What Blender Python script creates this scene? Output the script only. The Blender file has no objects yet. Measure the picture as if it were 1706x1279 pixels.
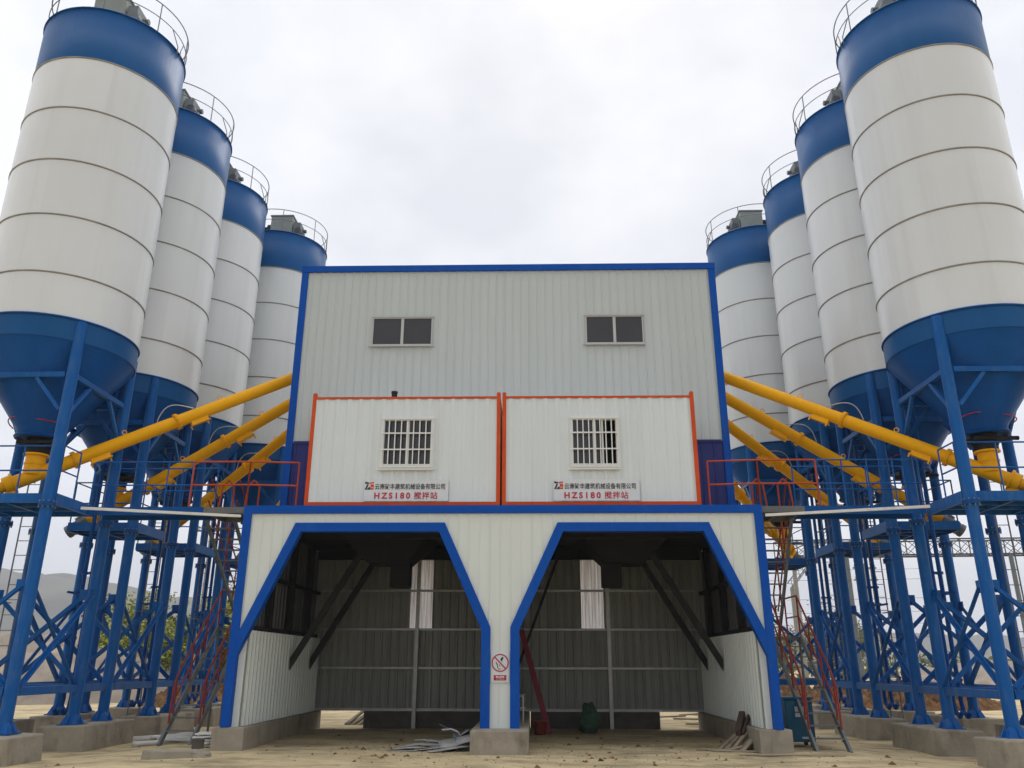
import bpy, bmesh, math, random
from mathutils import Vector, Matrix, noise
R = math.radians
scene = bpy.context.scene
C = scene.collection

# ------------------------------------------------------------------ camera
cam_data = bpy.data.cameras.new('camera')
cam_data.sensor_fit = 'HORIZONTAL'; cam_data.sensor_width = 36.0; cam_data.lens = 28.342
cam_data.clip_start = 0.1; cam_data.clip_end = 6000
cam = bpy.data.objects.new('camera', cam_data); C.objects.link(cam)
_r = Vector((0.99970888, 0.02401284, 0.00235469)); _u = Vector((0.00565686, -0.32813616, 0.9446135)); _f = Vector((-0.02345551, 0.94432518, 0.32817647))
cam.matrix_world = Matrix(((_r.x, _u.x, -_f.x, 0.6467), (_r.y, _u.y, -_f.y, -17.0705), (_r.z, _u.z, -_f.z, 1.6070), (0, 0, 0, 1)))
scene.camera = cam

# ------------------------------------------------------------------ sky, sun, exposure
SUN_EL, SUN_AZ = 52, 8          # degrees; azimuth measured from +Y (behind the plant) towards +X
world = bpy.data.worlds.new('World'); scene.world = world; world.use_nodes = True
nt = world.node_tree; nt.nodes.clear()
def N(t, kind, **kw):
    n = t.nodes.new(kind)
    for k, v in kw.items(): setattr(n, k, v)
    return n
out = N(nt, 'ShaderNodeOutputWorld'); bg = N(nt, 'ShaderNodeBackground'); bg.inputs['Strength'].default_value = 0.1
sky = N(nt, 'ShaderNodeTexSky', sky_type='NISHITA'); sky.sun_disc = False
sky.sun_elevation = R(SUN_EL); sky.sun_rotation = R(SUN_AZ); sky.dust_density = 4.0
tc = N(nt, 'ShaderNodeTexCoord'); mp = N(nt, 'ShaderNodeMapping'); mp.inputs['Scale'].default_value = (1.5, 1.0, 2.4); mp.inputs['Rotation'].default_value = (0.2, 0.5, 0.3)
n1 = N(nt, 'ShaderNodeTexNoise'); n1.inputs['Scale'].default_value = 2.3; n1.inputs['Detail'].default_value = 5; n1.inputs['Roughness'].default_value = 0.5
cr = N(nt, 'ShaderNodeValToRGB'); cr.color_ramp.elements[0].position = 0.38; cr.color_ramp.elements[0].color = (0.775, 0.80, 0.865, 1)
cr.color_ramp.elements[1].position = 0.58; cr.color_ramp.elements[1].color = (0.94, 0.955, 1.0, 1)
mul = N(nt, 'ShaderNodeVectorMath', operation='SCALE'); mul.inputs['Scale'].default_value = 19.5
mix = N(nt, 'ShaderNodeMix', data_type='RGBA'); mix.inputs['Factor'].default_value = 0.95
sep = N(nt, 'ShaderNodeSeparateXYZ'); el = N(nt, 'ShaderNodeValToRGB')   # overcast sky: brighter towards the zenith
while len(el.color_ramp.elements) < 4: el.color_ramp.elements.new(0.5)
for e_, (p_, v_) in zip(el.color_ramp.elements, ((0.0, .50), (.35, .42), (.76, .425), (1.0, 1.5))): e_.position = p_; e_.color = (v_, v_, v_, 1)
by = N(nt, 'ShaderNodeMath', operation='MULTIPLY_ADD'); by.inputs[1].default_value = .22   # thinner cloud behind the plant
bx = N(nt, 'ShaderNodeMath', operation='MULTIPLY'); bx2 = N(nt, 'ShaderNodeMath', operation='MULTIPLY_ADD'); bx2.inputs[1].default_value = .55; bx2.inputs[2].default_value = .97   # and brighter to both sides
mul3 = N(nt, 'ShaderNodeVectorMath', operation='SCALE')
mul2 = N(nt, 'ShaderNodeVectorMath', operation='MULTIPLY')
L = nt.links.new
L(tc.outputs['Generated'], mp.inputs['Vector']); L(mp.outputs['Vector'], n1.inputs['Vector']); L(n1.outputs['Fac'], cr.inputs['Fac'])
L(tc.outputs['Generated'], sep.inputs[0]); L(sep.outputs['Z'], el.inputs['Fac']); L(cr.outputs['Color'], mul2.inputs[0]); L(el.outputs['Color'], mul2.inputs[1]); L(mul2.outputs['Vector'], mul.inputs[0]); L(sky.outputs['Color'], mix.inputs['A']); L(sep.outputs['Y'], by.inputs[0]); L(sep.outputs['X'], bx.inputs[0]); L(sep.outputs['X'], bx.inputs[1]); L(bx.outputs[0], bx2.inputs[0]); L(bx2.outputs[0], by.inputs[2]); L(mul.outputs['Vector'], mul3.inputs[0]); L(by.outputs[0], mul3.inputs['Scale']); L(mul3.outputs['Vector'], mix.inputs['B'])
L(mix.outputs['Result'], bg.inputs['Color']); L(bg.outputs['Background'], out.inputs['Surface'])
sd = bpy.data.lights.new('sun', 'SUN'); sd.energy = 0.7; sd.angle = R(25); sd.color = (1.0, 0.96, 0.9)
sun = bpy.data.objects.new('sun', sd); C.objects.link(sun); sun.location = (0, 60, 60)
_to = Vector((math.sin(R(SUN_AZ)) * math.cos(R(SUN_EL)), math.cos(R(SUN_AZ)) * math.cos(R(SUN_EL)), math.sin(R(SUN_EL))))
sun.rotation_euler = _to.to_track_quat('Z', 'Y').to_euler()
scene.view_settings.view_transform = 'Standard'; scene.view_settings.look = 'None'
scene.view_settings.exposure = 0.2; scene.view_settings.gamma = 1.0
scene.cycles.max_bounces = 8; scene.cycles.diffuse_bounces = 5; scene.cycles.volume_bounces = 0
scene.cycles.use_denoising = True

# ------------------------------------------------------------------ materials
def material(name, col, rough=0.6, metal=0.0, vary=0.08, scale=(3, 3, 3), dirt=None, dirt_amt=0.0, dirt_scale=(1, 1, 1), bump=0.0, bump_scale=40, spec=0.5, world_co=False, detail=4):
    m = bpy.data.materials.new(name); m.use_nodes = True
    t = m.node_tree; b = t.nodes['Principled BSDF']
    b.inputs['Roughness'].default_value = rough; b.inputs['Metallic'].default_value = metal
    b.inputs['Specular IOR Level'].default_value = spec
    if world_co: co = N(t, 'ShaderNodeNewGeometry').outputs['Position']
    else:
        oi = N(t, 'ShaderNodeObjectInfo'); tcn = N(t, 'ShaderNodeTexCoord')
        off = N(t, 'ShaderNodeVectorMath', operation='ADD'); t.links.new(tcn.outputs['Object'], off.inputs[0])
        sc_ = N(t, 'ShaderNodeMath', operation='MULTIPLY'); sc_.inputs[1].default_value = 37.0
        t.links.new(oi.outputs['Random'], sc_.inputs[0]); t.links.new(sc_.outputs[0], off.inputs[1]); co = off.outputs[0]
    def noise_tex(s, det=detail):
        mpn = N(t, 'ShaderNodeMapping'); mpn.inputs['Scale'].default_value = s; t.links.new(co, mpn.inputs['Vector'])
        nn = N(t, 'ShaderNodeTexNoise'); nn.inputs['Scale'].default_value = 1.0; nn.inputs['Detail'].default_value = det; nn.inputs['Roughness'].default_value = 0.6
        t.links.new(mpn.outputs['Vector'], nn.inputs['Vector']); return nn.outputs['Fac']
    a = tuple(max(0, c * (1 - vary)) for c in col) + (1,); z = tuple(min(1, c * (1 + vary)) for c in col) + (1,)
    r1 = N(t, 'ShaderNodeValToRGB'); r1.color_ramp.elements[0].position = 0.3; r1.color_ramp.elements[1].position = 0.7
    r1.color_ramp.elements[0].color = a; r1.color_ramp.elements[1].color = z
    t.links.new(noise_tex(scale), r1.inputs['Fac']); colour = r1.outputs['Color']
    if dirt:
        r2 = N(t, 'ShaderNodeValToRGB'); r2.color_ramp.elements[0].position = 0.5; r2.color_ramp.elements[1].position = 0.75
        r2.color_ramp.elements[0].color = (0, 0, 0, 1); r2.color_ramp.elements[1].color = (dirt_amt,) * 3 + (1,)
        t.links.new(noise_tex(dirt_scale, 6), r2.inputs['Fac'])
        mx = N(t, 'ShaderNodeMix', data_type='RGBA'); t.links.new(r2.outputs['Color'], mx.inputs['Factor'])
        t.links.new(colour, mx.inputs['A']); mx.inputs['B'].default_value = tuple(dirt) + (1,); colour = mx.outputs['Result']
    t.links.new(colour, b.inputs['Base Color'])
    if bump:
        bp = N(t, 'ShaderNodeBump'); bp.inputs['Strength'].default_value = bump; bp.inputs['Distance'].default_value = 0.03
        t.links.new(noise_tex((bump_scale,) * 3, 6), bp.inputs['Height']); t.links.new(bp.outputs['Normal'], b.inputs['Normal'])
    return m
M = {}
M['shell'] = material('silo_white_paint', (0.645, 0.668, 0.672), 0.24, vary=0.03, scale=(.5, .5, .3), dirt=(0.44, 0.41, 0.36), dirt_amt=0.22, dirt_scale=(2.2, 2.2, .12))
def plate_tint(m, amount):
    """each rolled plate of the shell has its own slight tone"""
    t = m.node_tree; b = t.nodes['Principled BSDF']; src = b.inputs['Base Color'].links[0].from_socket
    tcn = N(t, 'ShaderNodeTexCoord'); sp = N(t, 'ShaderNodeSeparateXYZ'); t.links.new(tcn.outputs['Object'], sp.inputs[0])
    def mth(op, *a):
        n = N(t, 'ShaderNodeMath', operation=op)
        for k, v in enumerate(a):
            if isinstance(v, (int, float)): n.inputs[k].default_value = v
            else: t.links.new(v, n.inputs[k])
        return n.outputs[0]
    band = mth('FLOOR', mth('DIVIDE', mth('SUBTRACT', sp.outputs['Z'], 8.655), 1.508))
    ang = mth('FLOOR', mth('ADD', mth('MULTIPLY', mth('ARCTAN2', sp.outputs['Y'], sp.outputs['X']), 3 / (2 * math.pi)), mth('MULTIPLY', band, .37)))
    oi = N(t, 'ShaderNodeObjectInfo'); cb = N(t, 'ShaderNodeCombineXYZ'); t.links.new(band, cb.inputs[0]); t.links.new(ang, cb.inputs[1]); t.links.new(mth('MULTIPLY', oi.outputs['Random'], 91.0), cb.inputs[2])
    wn = N(t, 'ShaderNodeTexWhiteNoise', noise_dimensions='3D'); t.links.new(cb.outputs[0], wn.inputs['Vector'])
    k = mth('MULTIPLY_ADD', wn.outputs['Value'], 2 * amount, 1 - amount)
    vm = N(t, 'ShaderNodeVectorMath', operation='SCALE'); t.links.new(src, vm.inputs[0]); t.links.new(k, vm.inputs['Scale']); t.links.new(vm.outputs[0], b.inputs['Base Color'])
plate_tint(M['shell'], .03)
M['seam'] = material('weld_seam', (0.25, 0.235, 0.21), 0.7, vary=0.2)
M['blue'] = material('blue_paint', (0.010, 0.080, 0.235), 0.38, spec=0.1, vary=0.08, scale=(1.2, 1.2, .4), dirt=(0.017, 0.095, 0.245), dirt_amt=0.5, dirt_scale=(3, 3, .3))
M['blue_steel_lit'] = material('blue_steelwork_lit', (0.009, 0.096, 0.325), 0.35, vary=0.1, scale=(1.5, 1.5, .5), dirt=(0.075, 0.15, 0.29), dirt_amt=0.55, dirt_scale=(7, 7, 1.6), spec=0.1)  # silo blue, with extra light put into the colour for shaded steelwork
M['blue_dark'] = material('dark_blue_paint', (0.007, 0.074, 0.265), 0.4, spec=0.08, vary=0.1)
M['blue_trim'] = material('bright_blue_flashing', (0.004, 0.072, 0.37), 0.5, spec=0.08, vary=0.05, scale=(.8, .8, .8), dirt=(0.02, 0.1, 0.36), dirt_amt=0.5, dirt_scale=(4, 4, 1))
M['indigo'] = material('indigo_cladding', (0.028, 0.035, 0.17), 0.5, spec=.2, vary=0.08)
M['panel'] = material('white_sheet', (0.655, 0.695, 0.65), 0.5, vary=0.025, scale=(1.5, 1.5, .2), dirt=(0.57, 0.59, 0.53), dirt_amt=0.3, dirt_scale=(5, 5, .15))
M['panel_grey'] = material('greyish_sheet', (0.49, 0.53, 0.525), 0.5, vary=0.02, scale=(2.5, 2.5, .2), dirt=(0.42, 0.44, 0.42), dirt_amt=0.3, dirt_scale=(7, 7, .12))
M['container'] = material('container_white', (0.64, 0.69, 0.70), 0.45, vary=0.025, scale=(1, 1, .3), dirt=(0.52, 0.52, 0.47), dirt_amt=0.3, dirt_scale=(6, 6, .2))
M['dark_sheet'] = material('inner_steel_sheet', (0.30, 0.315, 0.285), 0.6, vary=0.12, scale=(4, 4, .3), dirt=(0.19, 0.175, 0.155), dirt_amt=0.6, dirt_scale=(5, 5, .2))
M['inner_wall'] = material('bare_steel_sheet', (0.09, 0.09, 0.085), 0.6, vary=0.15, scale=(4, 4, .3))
M['brace_steel'] = material('brace_dark_steel', (0.03, 0.03, 0.029), 0.6, vary=0.2, spec=.3)
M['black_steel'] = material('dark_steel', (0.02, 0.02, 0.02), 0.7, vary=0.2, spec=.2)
M['grey_steel'] = material('grey_steel', (0.15, 0.165, 0.17), 0.5, 0.3, vary=0.15)
M['truss_steel'] = material('old_truss_steel', (0.075, 0.075, 0.08), 0.7, vary=0.2, spec=.2)
M['zinc'] = material('galvanised_tube', (0.42, 0.42, 0.42), 0.45, 0.4, vary=0.15)
M['deck_grey'] = material('grey_walkway_steel', (0.12, 0.125, 0.12), 0.6, vary=0.15)
M['orange'] = material('orange_paint', (0.56, 0.075, 0.015), 0.5, spec=.15, vary=0.1, dirt=(0.4, 0.06, 0.02), dirt_amt=0.5, dirt_scale=(5, 5, 5))
M['red_rail'] = material('red_oxide_paint', (0.27, 0.042, 0.026), 0.5, spec=.15, vary=0.15, scale=(6, 6, 6))
M['rail_orange'] = material('dull_orange_paint', (0.42, 0.07, 0.025), 0.55, vary=0.12, spec=.15)
M['yellow'] = material('yellow_paint', (0.88, 0.42, 0.003), 0.4, spec=.15, vary=0.06, dirt=(0.62, 0.28, 0.02), dirt_amt=0.5, dirt_scale=(3, 3, 3))
M['white_frame'] = material('white_window_frame', (0.72, 0.73, 0.71), 0.4, vary=0.03)
M['alu_frame'] = material('aluminium_frame', (0.46, 0.465, 0.455), 0.4, vary=0.04)
M['filter'] = material('filter_grey_green', (0.23, 0.26, 0.24), 0.5, vary=0.08)
M['concrete'] = material('cast_concrete', (0.31, 0.275, 0.215), 0.85, vary=0.14, scale=(2, 2, 3), dirt=(0.15, 0.125, 0.09), dirt_amt=0.85, dirt_scale=(2.6, 2.6, 1.3), bump=0.35, bump_scale=18, spec=0.2)
M['concrete_dark'] = material('dark_concrete', (0.10, 0.09, 0.08), 0.85, vary=0.2, bump=0.3, bump_scale=14)  # concrete in a much darker tone
M['glass'] = material('dark_window_glass', (0.028, 0.028, 0.032), 0.06, vary=0.1, spec=0.6, bump=.04, bump_scale=2.5)
M['black_void'] = material('dark_room', (0.006, 0.006, 0.006), 0.9, vary=0.1)
M['curtain'] = material('window_curtain', (0.14, 0.13, 0.13), 0.8, vary=0.15, scale=(20, 20, .5))
M['sign_white'] = material('sign_white', (0.62, 0.65, 0.68), 0.4, vary=0.02)
M['ink_black'] = material('black_lettering', (0.018, 0.02, 0.022), 0.5, vary=0.05)
M['ink_red'] = material('red_lettering', (0.46, 0.012, 0.035), 0.5, vary=0.05)
M['sign_red'] = material('sign_red', (0.40, 0.006, 0.025), 0.4, vary=0.05)
M['ink_white'] = material('white_lettering', (0.75, 0.75, 0.75), 0.5, vary=0.02)
M['red_cable'] = material('red_cable', (0.42, 0.02, 0.06), 0.5)
M['wood'] = material('weathered_plank', (0.33, 0.27, 0.19), 0.8, vary=0.25, scale=(2, 14, 14), dirt=(0.12, 0.09, 0.06), dirt_amt=0.8, dirt_scale=(3, 3, 3))
M['wood_dark'] = material('dark_timber', (0.075, 0.045, 0.032), 0.8, vary=0.25, scale=(3, 10, 10))
M['scrap'] = material('scrap_sheet', (0.34, 0.34, 0.32), 0.6, 0.1, vary=0.2, scale=(5, 5, 5), dirt=(0.20, 0.16, 0.11), dirt_amt=0.7, dirt_scale=(6, 6, 6))
M['scrap_blue'] = material('blue_grey_scrap', (0.15, 0.19, 0.24), 0.45, 0.2, vary=0.2)
M['pvc'] = material('white_profile', (0.68, 0.67, 0.63), 0.45, vary=0.05, dirt=(0.4, 0.35, 0.27), dirt_amt=0.5, dirt_scale=(4, 4, 4))
M['red_beam'] = material('crimson_paint', (0.21, 0.014, 0.03), 0.6, vary=0.12)
M['green_sack'] = material('green_woven_sack', (0.03, 0.075, 0.045), 0.8, vary=0.35, scale=(9, 9, 9), bump=0.5, bump_scale=22)
M['bin_blue'] = material('teal_blue_paint', (0.010, 0.085, 0.16), 0.4, spec=.2, vary=0.1)
M['label_white'] = material('label_white', (0.42, 0.46, 0.50), 0.5, vary=0.25, scale=(12, 12, 30))
M['rust_red'] = material('rusty_red', (0.28, 0.06, 0.04), 0.6, vary=0.25)
M['clod'] = material('rusty_clay', (0.155, 0.085, 0.04), 0.95, vary=0.6, scale=(3.5, 3.5, 3.5), bump=0.6, bump_scale=6, spec=0.1)
M['sand'] = material('grey_sand', (0.30, 0.255, 0.205), 0.95, vary=0.2, scale=(.8, .8, .8), dirt=(0.2, 0.16, 0.12), dirt_amt=0.7, dirt_scale=(1.4, 1.4, 1.4), bump=0.5, bump_scale=4, spec=0.1)
M['bark'] = material('bark', (0.09, 0.07, 0.05), 0.9, vary=0.3)
M['leaf_lime'] = material('spring_leaves', (0.26, 0.28, 0.05), 0.7, vary=0.35, scale=(1.2, 1.2, 1.2), spec=0.2)
M['leaf_dark'] = material('dark_leaves', (0.05, 0.062, 0.025), 0.7, vary=0.35, scale=(1.2, 1.2, 1.2), spec=0.2)
M['leaf_olive'] = material('olive_leaves', (0.11, 0.12, 0.05), 0.7, vary=0.35, scale=(1, 1, 1), spec=0.2)
M['leaf_hill'] = material('hill_scrub', (0.11, 0.105, 0.07), 0.9, vary=0.4, scale=(.012, .012, .012), world_co=True, spec=0.1)
M['pole_grey'] = material('concrete_pole', (0.28, 0.27, 0.24), 0.8, vary=0.12)
M['far_white'] = material('white_render', (0.55, 0.54, 0.52), 0.7, vary=0.06)
# translucent roof-light sheet
ts = bpy.data.materials.new('translucent_sheet'); ts.use_nodes = True; t = ts.node_tree; t.nodes.clear()
o_ = N(t, 'ShaderNodeOutputMaterial'); tr = N(t, 'ShaderNodeBsdfTranslucent'); di = N(t, 'ShaderNodeBsdfDiffuse'); ms = N(t, 'ShaderNodeMixShader')
tcn = N(t, 'ShaderNodeTexCoord'); mpn = N(t, 'ShaderNodeMapping'); mpn.inputs['Scale'].default_value = (22, 22, .7); nn = N(t, 'ShaderNodeTexNoise'); nn.inputs['Scale'].default_value = 1; nn.inputs['Detail'].default_value = 5
rr = N(t, 'ShaderNodeValToRGB'); rr.color_ramp.elements[0].position = .3; rr.color_ramp.elements[0].color = (.42, .40, .42, 1); rr.color_ramp.elements[1].position = .65; rr.color_ramp.elements[1].color = (.95, .93, .96, 1)
t.links.new(tcn.outputs['Object'], mpn.inputs['Vector']); t.links.new(mpn.outputs['Vector'], nn.inputs['Vector']); t.links.new(nn.outputs['Fac'], rr.inputs['Fac'])
t.links.new(rr.outputs['Color'], tr.inputs['Color']); t.links.new(rr.outputs['Color'], di.inputs['Color']); ms.inputs['Fac'].default_value = 0.04
t.links.new(tr.outputs[0], ms.inputs[1]); t.links.new(di.outputs[0], ms.inputs[2]); t.links.new(ms.outputs[0], o_.inputs['Surface'])
M['translucent'] = ts
# ground: trampled beige dirt over concrete, damp patches and tyre marks
g = bpy.data.materials.new('beige_dirt'); g.use_nodes = True; t = g.node_tree; b = t.nodes['Principled BSDF']; b.inputs['Roughness'].default_value = 0.92; b.inputs['Specular IOR Level'].default_value = 0.15
ge = N(t, 'ShaderNodeNewGeometry').outputs['Position']
def gn(scale, det=6, rough=.6):
    mm = N(t, 'ShaderNodeMapping'); mm.inputs['Scale'].default_value = scale; t.links.new(ge, mm.inputs['Vector'])
    q = N(t, 'ShaderNodeTexNoise'); q.inputs['Scale'].default_value = 1; q.inputs['Detail'].default_value = det; q.inputs['Roughness'].default_value = rough; t.links.new(mm.outputs['Vector'], q.inputs['Vector']); return q.outputs['Fac']
r1 = N(t, 'ShaderNodeValToRGB'); e = r1.color_ramp.elements; e[0].position = .30; e[0].color = (.44, .345, .19, 1); e[1].position = .68; e[1].color = (.64, .52, .31, 1)
t.links.new(gn((.5, .8, 1), 8, .7), r1.inputs['Fac'])
r2 = N(t, 'ShaderNodeValToRGB'); e = r2.color_ramp.elements; e[0].position = .52; e[0].color = (0, 0, 0, 1); e[1].position = .68; e[1].color = (.65, .65, .65, 1)
t.links.new(gn((1.7, 2.6, 1), 8, .75), r2.inputs['Fac'])
mx = N(t, 'ShaderNodeMix', data_type='RGBA'); t.links.new(r2.outputs['Color'], mx.inputs['Factor']); t.links.new(r1.outputs['Color'], mx.inputs['A']); mx.inputs['B'].default_value = (.29, .21, .11, 1)
r3 = N(t, 'ShaderNodeValToRGB'); e = r3.color_ramp.elements; e[0].position = .62; e[0].color = (0, 0, 0, 1); e[1].position = .7; e[1].color = (.7, .7, .7, 1)
t.links.new(gn((7, 9, 1), 4), r3.inputs['Fac'])
mx2 = N(t, 'ShaderNodeMix', data_type='RGBA'); t.links.new(r3.outputs['Color'], mx2.inputs['Factor']); t.links.new(mx.outputs['Result'], mx2.inputs['A']); mx2.inputs['B'].default_value = (.62, .51, .33, 1)
r4 = N(t, 'ShaderNodeValToRGB'); e = r4.color_ramp.elements; e[0].position = .46; e[0].color = (0, 0, 0, 1); e[1].position = .64; e[1].color = (.85, .85, .85, 1)
t.links.new(gn((.55, 1.25, 1), 7, .68), r4.inputs['Fac']); mx3 = N(t, 'ShaderNodeMix', data_type='RGBA'); t.links.new(r4.outputs['Color'], mx3.inputs['Factor']); t.links.new(mx2.outputs['Result'], mx3.inputs['A']); mx3.inputs['B'].default_value = (.235, .185, .115, 1)
t.links.new(mx3.outputs['Result'], b.inputs['Base Color'])
bp = N(t, 'ShaderNodeBump'); bp.inputs['Strength'].default_value = .5; bp.inputs['Distance'].default_value = .05; t.links.new(gn((6, 6, 6), 8, .7), bp.inputs['Height']); t.links.new(bp.outputs['Normal'], b.inputs['Normal'])
M['ground'] = g

# ------------------------------------------------------------------ mesh helpers
class MB:
    """Collects shapes into one mesh."""
    def __init__(s): s.v = []; s.f = []; s.m = []; s.sm = []
    def add(s, vs, fs, mi=0, smooth=False):
        b0 = len(s.v); s.v += [Vector(v) for v in vs]
        for f in fs: s.f.append([b0 + i for i in f]); s.m.append(mi); s.sm.append(smooth)
    def box(s, x0, x1, y0, y1, z0, z1, mi=0):
        vs = [(x, y, z) for z in (z0, z1) for y in (y0, y1) for x in (x0, x1)]
        s.add(vs, [(0, 2, 3, 1), (4, 5, 7, 6), (0, 1, 5, 4), (2, 6, 7, 3), (0, 4, 6, 2), (1, 3, 7, 5)], mi)
    def beam(s, a, b, w, h, up=(0, 0, 1), mi=0):
        a, b = Vector(a), Vector(b); d = (b - a).normalized(); u = Vector(up)
        if abs(d.dot(u)) > .98: u = Vector((0, 1, 0))
        side = d.cross(u).normalized(); u = side.cross(d)
        vs = [p + side * sx * w / 2 + u * sz * h / 2 for p in (a, b) for sx, sz in ((-1, -1), (1, -1), (1, 1), (-1, 1))]
        s.add(vs, [(0, 1, 2, 3), (7, 6, 5, 4), (0, 4, 5, 1), (1, 5, 6, 2), (2, 6, 7, 3), (3, 7, 4, 0)], mi)
    def tube(s, a, b, r, n=10, r2=None, mi=0, caps=True):
        a, b = Vector(a), Vector(b); d = (b - a).normalized(); r2 = r if r2 is None else r2
        x = d.orthogonal().normalized(); y = d.cross(x)
        ring = [(math.cos(2 * math.pi * i / n), math.sin(2 * math.pi * i / n)) for i in range(n)]
        vs = [a + (x * c + y * q) * r for c, q in ring] + [b + (x * c + y * q) * r2 for c, q in ring]
        s.add(vs, [(i, (i + 1) % n, n + (i + 1) % n, n + i) for i in range(n)], mi, True)
        if caps: s.add(vs, [tuple(range(n - 1, -1, -1)), tuple(range(n, 2 * n))], mi)
    def path(s, pts, r, n=6, mi=0):
        for p, q in zip(pts[:-1], pts[1:]): s.tube(p, q, r, n, mi=mi)
    def lathe(s, cx, cy, prof, n=48, mi=0, smooth=True, a0=0.0, a1=2 * math.pi):
        full = abs(a1 - a0 - 2 * math.pi) < 1e-6; k = n if full else n + 1
        vs = []
        for (r, z) in prof:
            for i in range(k):
                a = a0 + (a1 - a0) * i / n; vs.append((cx + r * math.cos(a), cy + r * math.sin(a), z))
        fs = []
        for j in range(len(prof) - 1):
            for i in range(n):
                i2 = (i + 1) % k if full else i + 1
                fs.append((j * k + i, j * k + i2, (j + 1) * k + i2, (j + 1) * k + i))
        s.add(vs, fs, mi, smooth)
    def ring(s, cx, cy, z, rad, r, n=48, mi=0, a0=0.0, a1=2 * math.pi):
        prof = [(rad + r * math.cos(q), z + r * math.sin(q)) for q in [2 * math.pi * i / 6 for i in range(7)]]
        s.lathe(cx, cy, prof, n, mi, True, a0, a1)
    def prism(s, poly, y0, y1, mi=0, fn=None):
        """poly in (u, z), extruded along depth y0..y1."""
        fn = fn or (lambda u, y, z: (u, y, z)); n = len(poly)
        vs = [fn(u, y0, z) for u, z in poly] + [fn(u, y1, z) for u, z in poly]
        s.add(vs, [tuple(range(n)), tuple(range(2 * n - 1, n - 1, -1))] + [(i, i + n, (i + 1) % n + n, (i + 1) % n) for i in range(n)], mi)
    def ribbed(s, u0, u1, lo, hi, pitch, depth, fn, breaks=(), flat=.55, ramp=.1, mi=0):
        """folded sheet: ribs along z, profile steps 'depth' forward; fn(u, d, z) -> point."""
        us = set([u0, u1]) | set(b_ for b_ in breaks if u0 < b_ < u1); k = math.floor(u0 / pitch)
        prof = [(0, 0), (flat, 0), (flat + ramp, 1), (1 - ramp, 1)]
        while k * pitch < u1:
            for q, _ in prof:
                if u0 < (k + q) * pitch < u1: us.add((k + q) * pitch)
            k += 1
        us = sorted(us)
        def dep(u):
            q = (u / pitch) % 1.0
            pr = prof + [(1.0, 0)]
            for (a, da), (b_, db) in zip(pr[:-1], pr[1:]):
                if a <= q <= b_: return depth * (da + (db - da) * (q - a) / max(b_ - a, 1e-9))
            return 0
        for a, b_ in zip(us[:-1], us[1:]):
            if b_ - a < 1e-5: continue
            e = min(1e-4, (b_ - a) / 10); la, lb, ha, hb = lo(a + e), lo(b_ - e), hi(a + e), hi(b_ - e)
            if ha - la < 1e-3 and hb - lb < 1e-3: continue
            s.add([fn(a, dep(a), la), fn(b_, dep(b_), lb), fn(b_, dep(b_), hb), fn(a, dep(a), ha)], [(0, 1, 2, 3)], mi)
    def build(s, name, mats, parent=None, base=(0, 0, 0), bevel=0.0):
        if not isinstance(mats, (list, tuple)): mats = [mats]
        me = bpy.data.meshes.new(name); b0 = Vector(base)
        me.from_pydata([v - b0 for v in s.v], [], s.f)
        for m_ in mats: me.materials.append(M[m_])
        me.polygons.foreach_set('material_index', s.m); me.polygons.foreach_set('use_smooth', s.sm); me.update()
        o = bpy.data.objects.new(name, me); C.objects.link(o)
        if parent is not None: o.parent = parent
        else: o.location = b0
        if bevel:
            bv = o.modifiers.new('bevel', 'BEVEL'); bv.width = bevel; bv.segments = 2; bv.limit_method = 'ANGLE'
        return o
def tag(o, label=None, cat=None, group=None, kind=None):
    if label: o['label'] = label
    if cat: o['category'] = cat
    if group: o['group'] = group
    if kind: o['kind'] = kind
    return o
def thing(name, label, cat, base=(0, 0, 0), group=None):
    o = bpy.data.objects.new(name, None); o.empty_display_size = .3; C.objects.link(o); o.location = base
    return tag(o, label, cat, group)
def children(o): return [c for c in bpy.data.objects if c.parent == o]
def copy_tree(o, parent=None):
    c = o.copy(); C.objects.link(c); c.parent = parent
    for ch in children(o): copy_tree(ch, c)
    return c
def gz(x, y):
    """ground height: the yard drops a little towards the silo rows"""
    q = min(1, max(0, (abs(x) - 6.6) / 1.8)); return -0.12 * q * q * (3 - 2 * q)

# ------------------------------------------------------------------ ground and hills
def grid(xs, ys, zf):
    mb = MB(); nx = len(xs)
    mb.add([(x, y, zf(x, y)) for y in ys for x in xs], [(j * nx + i, j * nx + i + 1, (j + 1) * nx + i + 1, (j + 1) * nx + i) for j in range(len(ys) - 1) for i in range(nx - 1)], 0, True)
    return mb
def frange(a, b, n): return [a + (b - a) * i / n for i in range(n + 1)]
xs = [-2600, -1200, -600, -250, -120, -60] + frange(-40, 40, 160) + [60, 120, 250, 600, 1200, 2600]
ys = [-200, -60, -30] + frange(-20, 30, 110) + [40, 60, 100, 200, 500, 1200, 2600]
def ground_z(x, y):
    d = 0.018 * noise.noise(Vector((x * .9, y * .9, 0))) + .012 * noise.noise(Vector((x * 2.7, y * 2.7, 3)))
    return gz(x, y) + d
tag(grid(xs, ys, ground_z).build('ground', 'ground'), kind='structure')
def hill(cx, cy, wx, wy, h, seed):
    def zf(x, y):
        q = max(0, 1 - ((x - cx) / wx) ** 2 - ((y - cy) / wy) ** 2)
        return -1 + h * q * (1 + .25 * noise.noise(Vector((x * .003, y * .003, seed)))) + q * 12 * noise.noise(Vector((x * .012, y * .012, seed))) + q * 7 * noise.noise(Vector((x * .07, y * .07, seed)))
    mb = grid(frange(cx - wx, cx + wx, 110), frange(cy - wy, cy + wy, 44), zf)
    return tag(mb.build('hill', 'leaf_hill'), kind='structure')
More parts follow.
